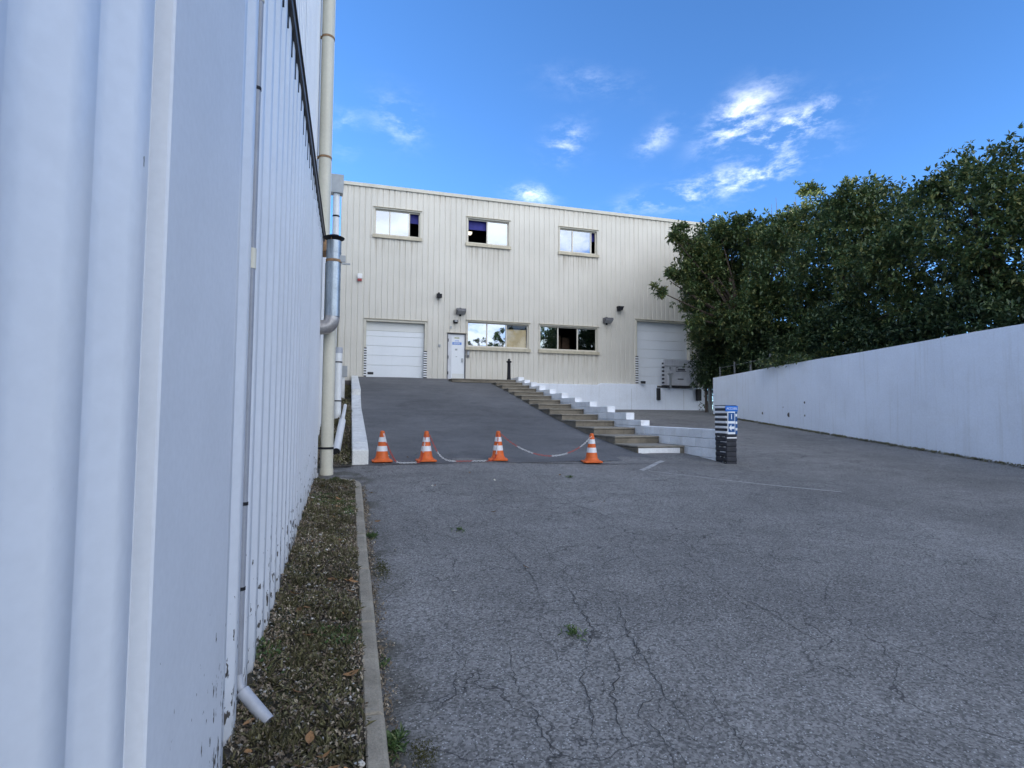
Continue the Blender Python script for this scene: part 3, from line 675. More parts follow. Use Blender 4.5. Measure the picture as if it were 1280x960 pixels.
# entrance door
surround((DOOR[0], DOOR[1], DOOR[2], DOOR[3]), 'lamp_grey', False, .10, .035)
a, b, z0, z1 = DOOR
dr = bx('entrance_door', (a+.17, FY+.05, z0), (b-.01, FY+.09, z1-.02), 'door_white', fb, .004)
bx('side_panel', (a+.01, FY+.045, z0), (a+.165, FY+.09, z1-.02), 'leveller_metal', dr)
bx('handle', (b-.16, FY+.0, 4.0), (b-.08, FY+.048, 4.18), 'grey_metal', dr)
bx('kick_plate', (a+.22, FY+.044, z0+.05), (b-.05, FY+.049, z0+.35), 'door_panel_top', dr)
for zz in (3.4, 4.15, 4.95): bx('hinge', (a+.0, FY-.03, zz), (a+.03, FY+.04, zz+.14), 'dark_metal', dr)
for x0, x1, p, q, m in ((4.72, 4.95, 5.12, 5.17, 'door_label_green'), (4.69, 4.98, 4.96, 5.05, 'sign_white'), (4.62, 5.06, 4.82, 4.94, 'door_label_blue'), (4.75, 4.86, 4.55, 4.63, 'grey_metal'), (4.78, 4.86, 4.24, 4.27, 'grey_metal')):
    bx('notice', (x0, FY+.044, p), (x1, FY+.0485, q), m, dr)
for zz in (4.855, 4.895): bx('notice_line', (4.68, FY+.041, zz), (4.98, FY+.0435, zz+.014), 'sign_white', dr)
for zz in (4.985, 5.015): bx('notice_line', (4.73, FY+.041, zz), (4.94, FY+.0435, zz+.012), 'sign_blue', dr)

# dock door
surround(DOCK, sill=False, dpt=.3, tw=.08)
a, b, z0, z1 = DOCK
dd = bx('dock_door', (a, FY+.25, z0), (b, FY+.28, z1), 'door_panel_top', fb)
for i in range(7):
    h = (z1-z0)/7; bx('door_panel', (a+.01, FY+.222, z0+i*h+.006), (b-.01, FY+.247, z0+(i+1)*h-.006), 'door_white', dd, .005)
stripes(14.20, 14.36, 3.2, 4.62, FY-.024, fb, 12)

# white base of the building and dock front
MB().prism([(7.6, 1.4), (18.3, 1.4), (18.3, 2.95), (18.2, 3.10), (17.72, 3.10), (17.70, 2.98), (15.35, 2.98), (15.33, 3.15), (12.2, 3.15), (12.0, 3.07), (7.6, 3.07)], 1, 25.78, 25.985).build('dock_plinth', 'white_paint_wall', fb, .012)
for x in (13.85, 16.9): bx('plinth_joint', (x, 25.773, 1.75), (x+.012, 25.778, 2.9), 'mortar', fb)
# fittings on the facade
def facade_item(name, label, cat, x, z, group=None): return thing(name, label, cat, (x, FY, z), group)
for x, z, l in ((4.97, 6.38, 'grey floodlight on the cream facade above the entrance door'), (12.57, 6.36, 'grey floodlight on the cream facade left of the dock door')):
    t = facade_item('floodlight', l, 'floodlight', x, z, 'floodlights on the cream facade')
    MB().prism([(FY-.02, z+.14), (FY-.34, z+.12), (FY-.36, z+.02), (FY-.10, z-.12), (FY-.02, z-.10)], 0, x-.22, x+.22).build('housing', 'lamp_grey', t)
    MB().prism([(FY-.365, z+.015), (FY-.375, z+.005), (FY-.115, z-.135), (FY-.105, z-.125)], 0, x-.19, x+.19).build('lens', 'lamp_glass', t)
    MB().box((x-.05, FY-.02, z-.2), (x+.05, FY+.01, z+.2)).build('mount', 'dark_metal', t)
t = facade_item('wall_lamp', 'small dark lamp over the entrance door', 'lamp', 4.74, 5.9)
MB().prism([(FY-.01, 5.98), (FY-.2, 5.96), (FY-.22, 5.86), (FY-.01, 5.82)], 0, 4.64, 4.84).build('housing', 'dark_metal', t); bx('lens', (4.67, FY-.225, 5.87), (4.81, FY-.215, 5.94), 'lamp_glass', t)
t = facade_item('spotlight', 'black spotlight box high on the facade between gate and entrance door', 'spotlight', 3.94, 7.07)
MB().prism([(FY-.05, 7.18), (FY-.26, 7.14), (FY-.28, 6.96), (FY-.05, 6.98)], 0, 3.83, 4.05).build('housing', 'dark_metal', t); bx('mount', (3.9, FY-.06, 7.0), (3.98, FY+.005, 7.24), 'dark_metal', t)
t = facade_item('security_camera', 'small black security camera high on the facade above the dock side', 'camera', 13.24, 7.02)
MB().prism([(13.1, 7.12), (13.42, 7.12), (13.33, 6.92), (13.14, 6.90)], 1, FY-.3, FY-.06).build('housing', 'dark_metal', t); bx('mount', (13.18, FY-.06, 6.95), (13.3, FY+.005, 7.08), 'dark_metal', t)
t = facade_item('alarm_siren', 'small white alarm siren with red base near the left corner of the facade', 'alarm', .34, 7.68)
bx('housing', (.23, FY-.12, 7.62), (.45, FY+.005, 7.85), 'alarm_white', t, .02); bx('strobe', (.25, FY-.115, 7.52), (.43, FY, 7.615), 'alarm_red', t)
t = facade_item('door_bell', 'tiny grey bell box on the facade left of the entrance door', 'bell', 4.0, 4.74); bx('housing', (3.95, FY-.05, 4.68), (4.05, FY+.005, 4.79), 'grey_metal', t)
t = facade_item('intercom', 'grey intercom box right of the entrance door', 'intercom', 5.36, 4.4)
bx('housing', (5.30, FY-.09, 4.24), (5.42, FY-.023, 4.56), 'lamp_grey', t); bx('face_plate', (5.32, FY-.095, 4.34), (5.40, FY-.0905, 4.5), 'grey_metal', t)
t = facade_item('sensor', 'tiny grey sensor above the left edge of the entrance door', 'sensor', 4.52, 5.62); bx('housing', (4.48, FY-.05, 5.58), (4.57, FY+.005, 5.68), 'grey_metal', t)

# dock leveller stored upright, bumpers
lv = thing('dock_leveller', 'grey metal dock leveller plate folded upright in front of the dock door', 'loading ramp', (16.7, 25.6, 3.1))
bx('plate', (15.62, 25.62, 3.12), (17.62, 25.68, 4.46), 'leveller_metal', lv, .006)
bx('lip', (15.62, 25.58, 4.13), (17.62, 25.615, 4.46), 'leveller_metal', lv, .006)
for x in (15.98, 17.28):
    MB().box((x-.05, 25.52, 2.95), (x+.05, 25.60, 3.72)).box((x-.14, 25.50, 3.68), (x-.06, 25.60, 3.76)).box((x+.06, 25.50, 3.68), (x+.14, 25.60, 3.76)).box((x-.03, 25.54, 3.95), (x+.03, 25.6, 4.08)).build('arm', 'grey_metal', lv)
bx('hinge_bar', (15.55, 25.54, 3.02), (17.68, 25.70, 3.11), 'black_rubber', lv)
for x in (15.56, 17.61):
    for k in range(6): bx('edge_mark', (x, 25.60, 3.2+.2*k), (x+.10, 25.69, 3.29+.2*k), 'black_paint', lv)
MB().box((16.35, 25.612, 3.84), (16.97, 25.618, 3.87)).box((16.35, 25.612, 4.04), (16.5, 25.618, 4.07)).box((16.35, 25.612, 3.873), (16.37, 25.618, 4.037)).box((16.45, 25.612, 3.9), (16.9, 25.617, 4.0)).build('plate_mark', 'lamp_grey', lv)
bx('plate_tag', (16.45, 25.612, 3.42), (16.8, 25.618, 3.48), 'lamp_grey', lv)
for x, l in ((15.36, 'black rubber dock bumper on the white plinth left of the leveller'), (17.75, 'black rubber dock bumper at the right end of the white plinth')):
    o = MB().box((x-.08-(.05 if x > 17 else 0), 25.60, 2.34), (x+.08+(.05 if x > 17 else 0), 25.775, 2.96)).build('dock_bumper', 'black_rubber', None, .02, org=(x, 25.7, 2.34)); tag(o, l, 'bumper', 'black dock bumpers')
o = MB().box((14.32, 25.55, 3.165), (14.55, 25.7, 3.3)).build('door_stop', 'black_rubber', None, .02, org=(14.4, 25.6, 3.16)); tag(o, 'small black block on the dock edge at the left foot of the dock door', 'block')
t = thing('corner_post', 'dark metal post in the gap between dock and white boundary wall', 'post', (17.2, 24.2, 1.7))
MB().box((17.0, 23.7, 1.6), (17.14, 23.84, 3.6)).build('shaft', 'fence_grey', t); bx('base_plate', (16.92, 23.62, 1.66), (17.22, 23.92, 1.73), 'fence_grey', t)
t = thing('gate_post', 'pale narrow post right beside the rounded dock end', 'post', (18.4, 25.7, 1.7))
MB().box((18.38, 25.6, 1.6), (18.52, 25.74, 3.0)).build('shaft', 'beige_pipe', t); bx('cap', (18.36, 25.58, 3.0), (18.54, 25.76, 3.05), 'beige_pipe', t)

# ------------------------------------------------------------------ stairs
SX0, SX1 = 6.12, 7.30
SY = [11.12, 12.2, 13.4, 14.6, 15.7, 16.77, 17.85, 18.88, 19.8, 20.7, 21.6, 22.5, 23.5, 24.5]
SZ = [.905+.171*i for i in range(13)]+[3.13]
st = thing('concrete_stairs', 'weathered concrete stairs climbing beside the asphalt ramp to the entrance landing', 'stairs', (6.7, 11.1, .7))
for i in range(13):
    y0, y1 = SY[i], SY[i+1]; zb = min(gz(y0), rz(y0))-.12
    o = MB().box((SX0+rnd.uniform(-.015, .015), y0, zb), (SX1-.004, y1+.06, SZ[i]-.042)).build('step', 'old_concrete', st, .012)
    if i == 0:
        o['label'] = 'lowest step with a white painted front'
        bx('painted_front', (SX0+.02, y0-.006, .70), (SX1-.12, y0-.001, SZ[0]-.05), 'stripe_white', o)
    bx('tread', (SX0-.02, y0-.025, SZ[i]-.04), (SX1-.004, y1+.03, SZ[i]), 'step_edge' if i else 'step_edge', o, .01)
MB().box((4.36, 24.5, 2.2), (7.29, 25.97, 3.085)).build('landing', 'old_concrete', st, .012)
bx('landing_edge', (4.33, 24.47, 3.087), (7.29, 25.972, 3.13), 'step_edge', st, .01)
bx('landing_kerb', (4.40, 24.494, 2.93), (7.2, 24.499, 2.97), 'crack', st)

# stepped block wall
bw = thing('stepped_block_wall', 'white painted block wall stepping up along the right side of the stairs', 'wall', (7.4, 10, .7))
BX0, BX1 = 7.305, 7.56
tops = [1.45, 1.65, 1.83, 1.995, 2.155, 2.35, 2.53, 2.72, 2.915, 3.065, 3.24]
starts = [13.09, 13.9, 15.06, 16.32, 17.53, 18.75, 20.0, 21.2, 22.25, 23.2, 24.1]
MB().box((BX0+.02, 9.98, .3), (BX1-.02, 25.7, 1.28)).build('mortar_core', 'mortar', bw)
def course(y0, y1, z0, z1, off, name='block'):
    q = y0; first = True
    while q < y1-.02:
        e = min(q+(off if first and off else .5), y1); first = False
        MB().box((BX0+rnd.uniform(-.003, .003), q+.004, z0+.004), (BX1+rnd.uniform(-.003, .003), e-.004, z1-.004)).build('block', 'white_block_paint', bw, .006); q = e
for k in range(5):
    z1 = 1.30-.2*k; z0 = max(z1-.2, .2)
    # lower courses start where the ground lets them show
    course(9.962, 13.6 if k else 14.2, z0, z1, .25 if k % 2 else 0)
for k, (tp, s0) in enumerate(zip(tops, starts)):
    z0 = 1.30 if k == 0 else tops[k-1]
    vis = starts[k+2]+.6 if k+2 < len(starts) else 25.7
    course(s0, min(vis, 25.7), z0, tp, .25 if k % 2 else 0)
    if vis < 25.65: MB().box((BX0+.004, vis+.004, z0), (BX1-.004, 25.7, tp-.002)).build('block', 'white_block_paint', bw)
MB().box((BX0, 14.2, .8), (BX1, 25.7, 1.298)).build('wall_base', 'white_block_paint', bw)

# striped pillar with sign
pl = thing('striped_pillar', 'square block pillar with black and white stripes at the end of the block wall', 'pillar', (7.5, 9.93, .6))
PX0, PX1, PY0, PY1 = 7.379, 7.628, 9.75, 10.115
MB().box((PX0+.012, PY0+.012, .45), (PX1-.012, PY1-.012, 1.765)).build('core', 'black_paint', pl)
h = .1; z = .50
for i in range(12):
    z0 = .56+i*.102; z1 = z0+.102
    if i >= 6:
        bx('black_course', (PX0, PY0, z0), (PX1, PY1, z0+.055), 'black_paint', pl, .006)
        bx('white_course', (PX0-.002, PY0-.002, z0+.055), (PX1+.002, PY1+.002, z1), 'stripe_white', pl, .005)
    else:
        bx('black_course', (PX0+rnd.uniform(-.005, .005), PY0+rnd.uniform(-.004, .004), z0), (PX1+rnd.uniform(-.004, .004), PY1, z1-.016), 'black_paint', pl, .012)
        for k in range(4):
            if rnd.random() < .8:
                a = PY0+rnd.uniform(.0, .2); bx('paint_remnant', (PX0+.002, a, z1-.017), (PX0+.011, a+rnd.uniform(.05, .13), z1-.003), 'worn_white', pl)
bx('paint_patch', (PX0+.01, PY0-.008, 1.13), (PX1-.01, PY0-.003, 1.155), 'stripe_white', pl)
bx('pillar_cap', (PX0, PY0, 1.785), (PX1, PY1, 1.80), 'black_paint', pl)
sg = thing('direction_sign', 'small blue and white direction sign with arrow on the striped pillar', 'sign', (7.51, 9.74, 1.25))
bx('header', (7.352, 9.725, 1.672), (7.640, 9.745, 1.785), 'sign_blue', sg, .003)
bx('panel', (7.397, 9.728, 1.215), (7.572, 9.744, 1.668), 'sign_white', sg, .002)
bx('panel_side', (7.574, 9.729, 1.215), (7.625, 9.744, 1.668), 'sign_navy', sg)
for zz in (1.29, 1.42, 1.57): bx('side_mark', (7.580, 9.726, zz), (7.620, 9.7285, zz+.05), 'sign_white', sg)
bx('upper_square', (7.412, 9.7255, 1.478), (7.558, 9.7275, 1.645), 'sign_navy', sg)
bx('lower_square', (7.412, 9.7255, 1.258), (7.558, 9.7275, 1.428), 'sign_navy', sg)
text('ACCUEIL', .064, 'sign_white', 'header_text', sg, (7.496, 9.7235, 1.728), depth=.0015)
text('1', .15, 'sign_white', 'numeral', sg, (7.485, 9.7235, 1.562), depth=.0015)
MB().prism([(7.420, 1.345), (7.480, 1.412), (7.480, 1.371), (7.548, 1.371), (7.548, 1.319), (7.480, 1.319), (7.480, 1.278)], 1, 9.7225, 9.7252).build('arrow', 'sign_white', sg)

for o in (pl, sg): o.location += Vector((-.113, -.15, 0))

# bollard on the landing
bo = thing('bollard', 'black ornamental bollard with ball top on the landing by the stairs', 'bollard', (7.0, 24.62, 3.13))
MB().lathe((7.0, 24.62, 3.13), [(.10, 0), (.10, .05), (.085, .08), (.075, .78), (.115, .80), (.12, .85), (.06, .88)], 20).build('shaft', 'dark_metal', bo)
MB().lathe((7.0, 24.62, 4.005), [(.03, 0), (.055, .02), (.06, .05), (.04, .085), (.005, .10)], 16).build('ball_top', 'dark_metal', bo)

# ------------------------------------------------------------------ low white wall left of the ramp
lwx0, lwx1 = .07, .35
lo = thing('low_wall', 'low whitewashed wall climbing along the left side of the ramp', 'wall', (.2, 10.3, .68))
def lowseg(y0, y1, za, zb, zbot):
    MB().add([(x, y, z) for y, zt in ((y0, za), (y1, zb)) for x, z in ((lwx0, zbot), (lwx1, zbot), (lwx1, zt), (lwx0, zt))],
             [(0, 1, 2, 3), (7, 6, 5, 4), (0, 4, 5, 1), (1, 5, 6, 2), (2, 6, 7, 3), (3, 7, 4, 0)]).build('wall_section', 'low_wall_paint', lo, .014)
TOPL = [(10.3, .93), (10.85, 1.04), (18.5, 1.90), (18.51, 2.34), (25.95, 3.24)]
for a, b in zip([10.3, 10.85, 12.4, 14.0, 15.6, 17.2, 18.51, 20.3, 22.2, 24.1], [10.846, 12.396, 13.996, 15.596, 17.196, 18.506, 20.296, 22.196, 24.096, 25.93]):
    lowseg(a, b, lerp(TOPL, a+.003), lerp(TOPL, b), .4)

# ------------------------------------------------------------------ right boundary wall, fence
def wx(y): return 13.80+.1775*(y-8.4)
def wtop(y): return lerp([(-2, 3.66), (8.35, 3.60), (16, 3.46), (18, 3.42), (22.45, 3.335)], y)
bd = thing('boundary_wall', 'long white rendered boundary wall with holes along the right of the yard', 'wall', (15, 15, 1))
ywl = [-1.5+1.8425*i for i in range(14)]
wtj = [rnd.uniform(-.012, .012) for _ in ywl]
for a, b in zip(ywl, ywl[1:]):
    b2 = b-.0015; ja, jb = wtj[ywl.index(a)], wtj[ywl.index(b)]
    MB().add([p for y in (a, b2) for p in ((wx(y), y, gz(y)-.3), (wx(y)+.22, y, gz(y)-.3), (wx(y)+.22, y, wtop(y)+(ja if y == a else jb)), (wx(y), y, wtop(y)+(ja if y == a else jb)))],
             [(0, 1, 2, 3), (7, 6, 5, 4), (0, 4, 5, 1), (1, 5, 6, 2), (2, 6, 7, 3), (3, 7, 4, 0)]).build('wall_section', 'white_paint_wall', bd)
for y, z, r in ((18.35, 1.68, .05), (16.65, 1.62, .085), (15.75, 1.60, .035), (15.75, 2.05, .04), (17.0, 1.9, .02)):
    MB().tube([(wx(y)-.004, y, z), (wx(y)+.002, y, z)], r, 10).build('weep_hole', 'dark_flashing', bd)
fc = thing('wire_fence', 'short thin metal fence on the far end of the white boundary wall', 'fence', (15.5, 18, 3.4))
fy = [21.9, 20.6, 19.3, 17.9]
for i, y in enumerate(fy):
    MB().box((wx(y)+.08, y, wtop(y)-.01), (wx(y)+.13, y+.05, wtop(y)+(.55 if i % 2 else .45))).build('post', 'fence_grey', fc)
for hz in (.40,):
    MB().tube([(wx(y)+.105, y+.02, wtop(y)+hz) for y in fy], .009, 6).build('rail', 'fence_grey', fc)
# weedy foot of the wall
def leaf_cloud(name, centers, normals, size, mat, parent=None, n_per=6, seed=1, spread=.8, wid=.42, kind=None):
    """rosettes of folded leaves: centers (N,3); one mesh"""
    R = np.random.default_rng(seed); N = len(centers)
    c = np.repeat(centers, n_per, 0); nn = np.repeat(normals, n_per, 0)
    d = nn*.55+R.normal(size=c.shape)*spread; d /= np.linalg.norm(d, axis=1, keepdims=True)
    up = np.array([0, 0, 1.])+R.normal(size=c.shape)*.35
    s = np.cross(d, up); s /= np.linalg.norm(s, axis=1, keepdims=True)+1e-6
    L = (size*R.uniform(.65, 1.25, len(c)))[:, None]; n = np.cross(s, d)
    b = c+d*L*.12; tip = c+d*L*1.1-n*L*.12; mid = c+d*L*.6; l = mid+s*L*wid*.5+n*L*.10; r = mid-s*L*wid*.5+n*L*.10
    V = np.stack([b, r, tip, l], 1).reshape(-1, 3); k = len(c)
    base = np.arange(k)*4
    F = np.stack([base, base+1, base+2, base, base+2, base+3], 1).reshape(-1)
    O = np.array(ORG[parent.name]) if parent is not None else np.zeros(3)
    me = bpy.data.meshes.new(name); me.vertices.add(len(V)); me.vertices.foreach_set('co', (V-O).astype(np.float32).ravel())
    me.loops.add(len(F)); me.loops.foreach_set('vertex_index', F.astype(np.int32))
    me.polygons.add(k*2); me.polygons.foreach_set('loop_start', np.arange(0, k*6, 3, dtype=np.int32)); me.polygons.foreach_set('loop_total', np.full(k*2, 3, dtype=np.int32))
    me.update(calc_edges=True); me.materials.append(MATS[mat])
    o = bpy.data.objects.new(name, me); COL.objects.link(o)
    if parent is not None: o.parent = parent
    ORG[o.name] = Vector(O)
    if kind: o['kind'] = kind
    return o
def tree(label, base, blobs, size=.17, dens=260, seed=1, mat='evergreen_leaf', group=None, trunk_r=.2, shoots=()):
    t = thing('evergreen_tree', label, 'tree', base, group); R = np.random.default_rng(seed)
    cs, ns = [], []
    for x, y, z, r in blobs:
        n = int(dens*max(r, .35)**2.1)
        m = max(3, int(n/26)); u = R.normal(size=(m, 3)); u /= np.linalg.norm(u, axis=1, keepdims=True)
        sub = u*(R.uniform(.25, 1.0, (m, 1))**.5)*r*np.array([1, 1, .85])
        k = R.integers(0, m, n); sr = r*.28+.06
        p = sub[k]+R.normal(size=(n, 3))*sr*.62
        c = np.array([x, y, z])+p; nn = p/(np.linalg.norm(p, axis=1, keepdims=True)+1e-6)*.7+R.normal(size=(n, 3))*.3+np.array([0, 0, .35])
        cs.append(c); ns.append(nn)
    leaf_cloud('crown', np.concatenate(cs), np.concatenate(ns), size, mat, t, 6, seed)
    b = Vector(base); top = Vector((sum(q[0] for q in blobs)/len(blobs), sum(q[1] for q in blobs)/len(blobs), sum(q[2] for q in blobs)/len(blobs)))
    fork = b.lerp(top, .55); fork.x = b.x*.6+top.x*.4
    MB().tube([b-Vector((0, 0, .2)), b.lerp(fork, .5)+Vector((.1, .05, 0)), fork, top], [trunk_r*1.25, trunk_r, trunk_r*.8, trunk_r*.35], 10).build('trunk', 'bark', t)
    for x, y, z, r in blobs:
        e = Vector((x, y, z)); mid = fork.lerp(e, .5)+Vector((rnd.uniform(-.2, .2), rnd.uniform(-.2, .2), .25))
        MB().tube([fork.lerp(top, rnd.uniform(0, .6)), mid, e], [trunk_r*.4, trunk_r*.22, .015], 6).build('limb', 'bark', t)
    for a, c in shoots: MB().tube([a, c], [.02, .006], 5).build('shoot', 'twig', t)
    return t
GRP = 'evergreen trees behind the white boundary wall'
T1 = [[14.28, 21.95, 9.89, 0.4], [13.9, 21.69, 9.41, 0.25], [14.86, 21.84, 9.54, 0.73], [13.57, 21.64, 7.49, 0.5], [12.99, 21.62, 7.01, 0.32], [14.61, 22.09, 8.3, 0.73], [15.9, 22.5, 7.7, 1.0], [16.6, 22.8, 9.75, 0.95], [17.74, 23.0, 10.56, 0.78], [17.39, 21.25, 10.35, 0.62], [18.73, 21.54, 10.2, 0.75], [17.35, 18.8, 9.21, 0.66], [18.77, 23.27, 9.13, 1.68], [17.52, 19.71, 7.76, 1.45], [17.4, 23.0, 6.95, 1.4], [17.05, 20.16, 6.08, 1.6], [17.72, 19.29, 5.62, 1.28], [18.24, 23.28, 5.09, 1.5], [18.16, 20.75, 4.61, 1.15], [17.71, 18.87, 4.22, 0.86], [16.9, 23.8, 5.9, 1.0], [18.9, 23.7, 10.48, 0.98], [17.73, 20.9, 9.17, 0.94], [14.78, 21.65, 5.91, 0.43], [17.9, 22.0, 3.9, 1.0], [15.3, 22.2, 7.0, .75], [15.6, 22.4, 8.9, .8], [16.3, 22.6, 6.6, 1.1], [15.1, 22, 9.1, .6], [16.0, 22.5, 5.3, .7], [14.2, 21.8, 7.3, .45], [16.9, 23.0, 8.6, 1.1], [18.4, 23.6, 7.7, 1.6], [18.9, 23.0, 6.2, 1.6], [16.6, 22.2, 10.1, .7], [18.9, 19.6, 9.9, .9], [18.4, 20.4, 9.6, .9], [19.3, 20.6, 10.2, .7]]
T2 = [[17.5, 16.78, 7.36, 1.52], [17.5, 15.56, 7.92, 1.58], [17.56, 17.17, 9.35, 0.87], [18.06, 18.36, 10.65, 0.46], [16.79, 15.37, 9.23, 0.85], [17.21, 14.49, 8.67, 1.03], [16.69, 14.41, 6.41, 1.34], [17.88, 17.2, 5.61, 1.39], [17.36, 14.72, 5.15, 1.23], [15.89, 12.64, 6.4, 1.08], [16.39, 15.14, 4.06, 0.77], [16.82, 16.93, 4.59, 0.9], [17.44, 14.53, 4.17, 0.68], [16.4, 12.84, 5.02, 0.97]]
T3 = [[16.59, 11.96, 6.75, 1.4], [15.93, 10.45, 6.66, 1.26], [16.32, 11.28, 8.12, 0.9], [15.96, 10.05, 7.79, 0.93], [16.25, 11.9, 7.88, 0.81], [16.17, 9.91, 5.48, 1.12], [16.45, 11.47, 5.22, 1.01], [16.68, 10.63, 4.62, 0.86], [16.77, 12.64, 4.76, 0.73], [16.55, 9.74, 6.91, 1.22], [16.4, 9.37, 5.16, 1.18], [16.2, 8.3, 6.2, 1.3], [16.3, 7.2, 5.2, 1.2]]
tree('broad dark evergreen tree with glossy leaves overhanging the dock corner of the facade', (18.2, 21.8, gz(21.8)), T1, .19, 420, 11, group=GRP,
     shoots=[((18.9, 21.5, 10.4), (18.85, 21.4, 11.5)), ((19.2, 21.4, 10.3), (19.0, 21.3, 11.8)), ((19.0, 20.0, 9.9), (18.8, 19.9, 11.3)), ((19.9, 21.0, 10.2), (19.75, 21.0, 11.6))])
tree('dense dark evergreen tree rising above the middle of the white boundary wall', (17.4, 15.9, gz(15.9)), T2, .17, 430, 12, group=GRP)
tree('tall dark evergreen nearest the viewer over the right end of the boundary wall', (16.6, 10.6, gz(10.6)), T3, .15, 380, 13, group=GRP)
# dark hedge and ivy filling the foot of the trees behind the wall
R = np.random.default_rng(5)
hp = []
for i in range(12000):
    y = R.uniform(7, 24.5); hp.append((wx(y)+R.uniform(.75, 1.9), y, gz(y)+R.uniform(.1, 1)**.7*(3.9+.5*math.sin(y*1.3))))
for i in range(1500): hp.append((R.uniform(17.1, 20.5), R.uniform(24.6, 27.5), 1.75+R.uniform(0, 1)*4.2))
hp = np.array(hp); hp = hp[~((hp[:, 1] > 25.4) & (hp[:, 0] < 18.75))]; hp = hp[~((hp[:, 1] > 22.3) & (hp[:, 0] < 17.45) & (hp[:, 2] < 3.3))]
hd = leaf_cloud('hedge', hp, np.tile([-.6, -.3, .4], (len(hp), 1)), .16, 'hedge_leaf', None, 6, 21, kind='stuff'); tag(hd, 'dark hedge growing close behind the white boundary wall', 'hedge')
iv = []
for i in range(1500):
    z = 3.0+R.uniform(0, 1)*3.6; w_ = .75*(1-.3*abs(z-4.8)/2.2); iv.append((17.02+.03*(z-3)+R.normal()*w_*.3, 23.9+R.normal()*.5, z))
iv = np.array(iv)
it = thing('climbing_plant', 'dark climbing plant hanging in the corner between dock and boundary wall', 'plant', (17, 23.9, 1.75))
leaf_cloud('foliage', iv, np.tile([-.4, -.6, .2], (len(iv), 1)), .16, 'hedge_leaf', it, 6, 22)
MB().tube([(17.1, 24.1, 1.7), (17.0, 24.0, 4), (17.2, 24, 6.4)], [.08, .05, .02], 8).build('stem', 'bark', it)
ov = thing('overhanging_branch', 'leafy branch drooping over the top of the white boundary wall', 'branch', (15.6, 17.3, 3.5))
q = np.stack([15.40+R.normal(size=160)*.28, 16.9+R.normal(size=160)*.7, 3.62+R.normal(size=160)*.10], 1)
leaf_cloud('foliage', q, np.tile([-.5, -.2, .5], (160, 1)), .14, 'evergreen_leaf', ov, 6, 23)
MB().tube([(16.6, 17.3, 4.2), (15.6, 17.0, 3.7), (15.15, 16.5, 3.42)], [.03, .018, .006], 6).build('stem', 'bark', ov)
# trees across the street behind the viewer (they show in the window glass)
for k, (x, y, H, w_) in enumerate([(18.8, -30, 13.6, 2.3), (23.8, -31, 15.6, 2.5), (30.5, -30, 17.5, 3.0), (37.0, -31, 18.0, 3.0)]):
    rr = random.Random(k+3); bl = []
    for q in range(20):
        t_ = rr.uniform(.30, .95); ww = w_*(1.15-.9*abs(t_-.5)); bl.append([x+rr.uniform(-1, 1)*ww, y+rr.uniform(-1, 1)*ww, H*t_, rr.uniform(.55, .95)*(1.1-.5*t_)*w_*.62])
    tree(['dark tree mirrored low in the left ground floor window', 'taller dark tree mirrored in the middle pane of the left ground floor window', 'broad dark tree mirrored in the left pane of the right ground floor window', 'largest dark tree mirrored in the right pane of the right ground floor window'][k], (x, y, 0), bl, .32, 85, 40+k, 'hedge_leaf', 'trees mirrored in the facade windows', trunk_r=.3)

# ---- kerb and planted strip on the left
def kz(y): return gz(y)+.062
kb = thing('kerb', 'weathered concrete kerb edging the weedy strip along the left wall', 'kerb', (.15, 4, .2))
y = -1.2
while y < 8.25:
    e = min(y+1.0, 8.3); j = rnd.uniform(-.004, .004)
    MB().add([(x+j, q_, gz(q_)+dz) for q_ in (y+.005, e-.005) for x, dz in ((.098, -.1), (.192, -.1), (.192, .05), (.178, .064), (.098, .064))],
             [(0, 1, 2, 3, 4), (9, 8, 7, 6, 5), (0, 5, 6, 1), (1, 6, 7, 2), (2, 7, 8, 3), (3, 8, 9, 4), (4, 9, 5, 0)]).build('kerb_stone', 'kerb_concrete', kb, .008); y = e
cx_, cy_ = -.16, 8.3
for i in range(4):
    a0, a1 = math.radians(i*22), math.radians(i*22+21); ring = []
    for a in (a0, a1):
        for r_o, dz in ((.262, -.1), (.352, -.1), (.352, .06), (.262, .064)): ring.append((cx_+r_o*math.cos(a), cy_+1.45*r_o*math.sin(a), gz(cy_)+dz+.03*math.sin(a)))
    MB().add(ring, [(3, 2, 1, 0), (4, 5, 6, 7), (0, 1, 5, 4), (1, 2, 6, 5), (2, 3, 7, 6), (3, 0, 4, 7)]).build('kerb_stone', 'kerb_concrete', kb, .008)
def sz1(x, y): return gz(y)+.05+.018*math.sin(x*13+y*3)*math.sin(y*7)+.010*math.sin(x*31)*math.sin(y*19)+.03*max(0, (-.33-x))/.12-max(0, y-8.3)*.06
BANK = [(10.05, .672), (10.4, .72), (11, .79), (13.5, 1.27), (16, 1.62), (20, 2.15), (25.95, 2.78)]
def sz2(x, y): return lerp(BANK, y)+.02*math.sin(x*11+y*2.3)*math.sin(y*3.1)-.12*max(0, x+.2)*min(1, max(0, y-10.5))
grid('soil_strip', fr(-.50, .1, .05)+[.1], fr(-1.5, 8.3, .08)+[8.3], sz1, 'soil')
grid('soil_strip_end', fr(-.50, .08, .05)+[.08], fr(8.3, 8.78, .06)+[8.78], sz1, 'soil')
grid('soil_bank', fr(-.66, .068, .06)+[.068], fr(10.02, 25.95, .15)+[25.95], sz2, 'soil')

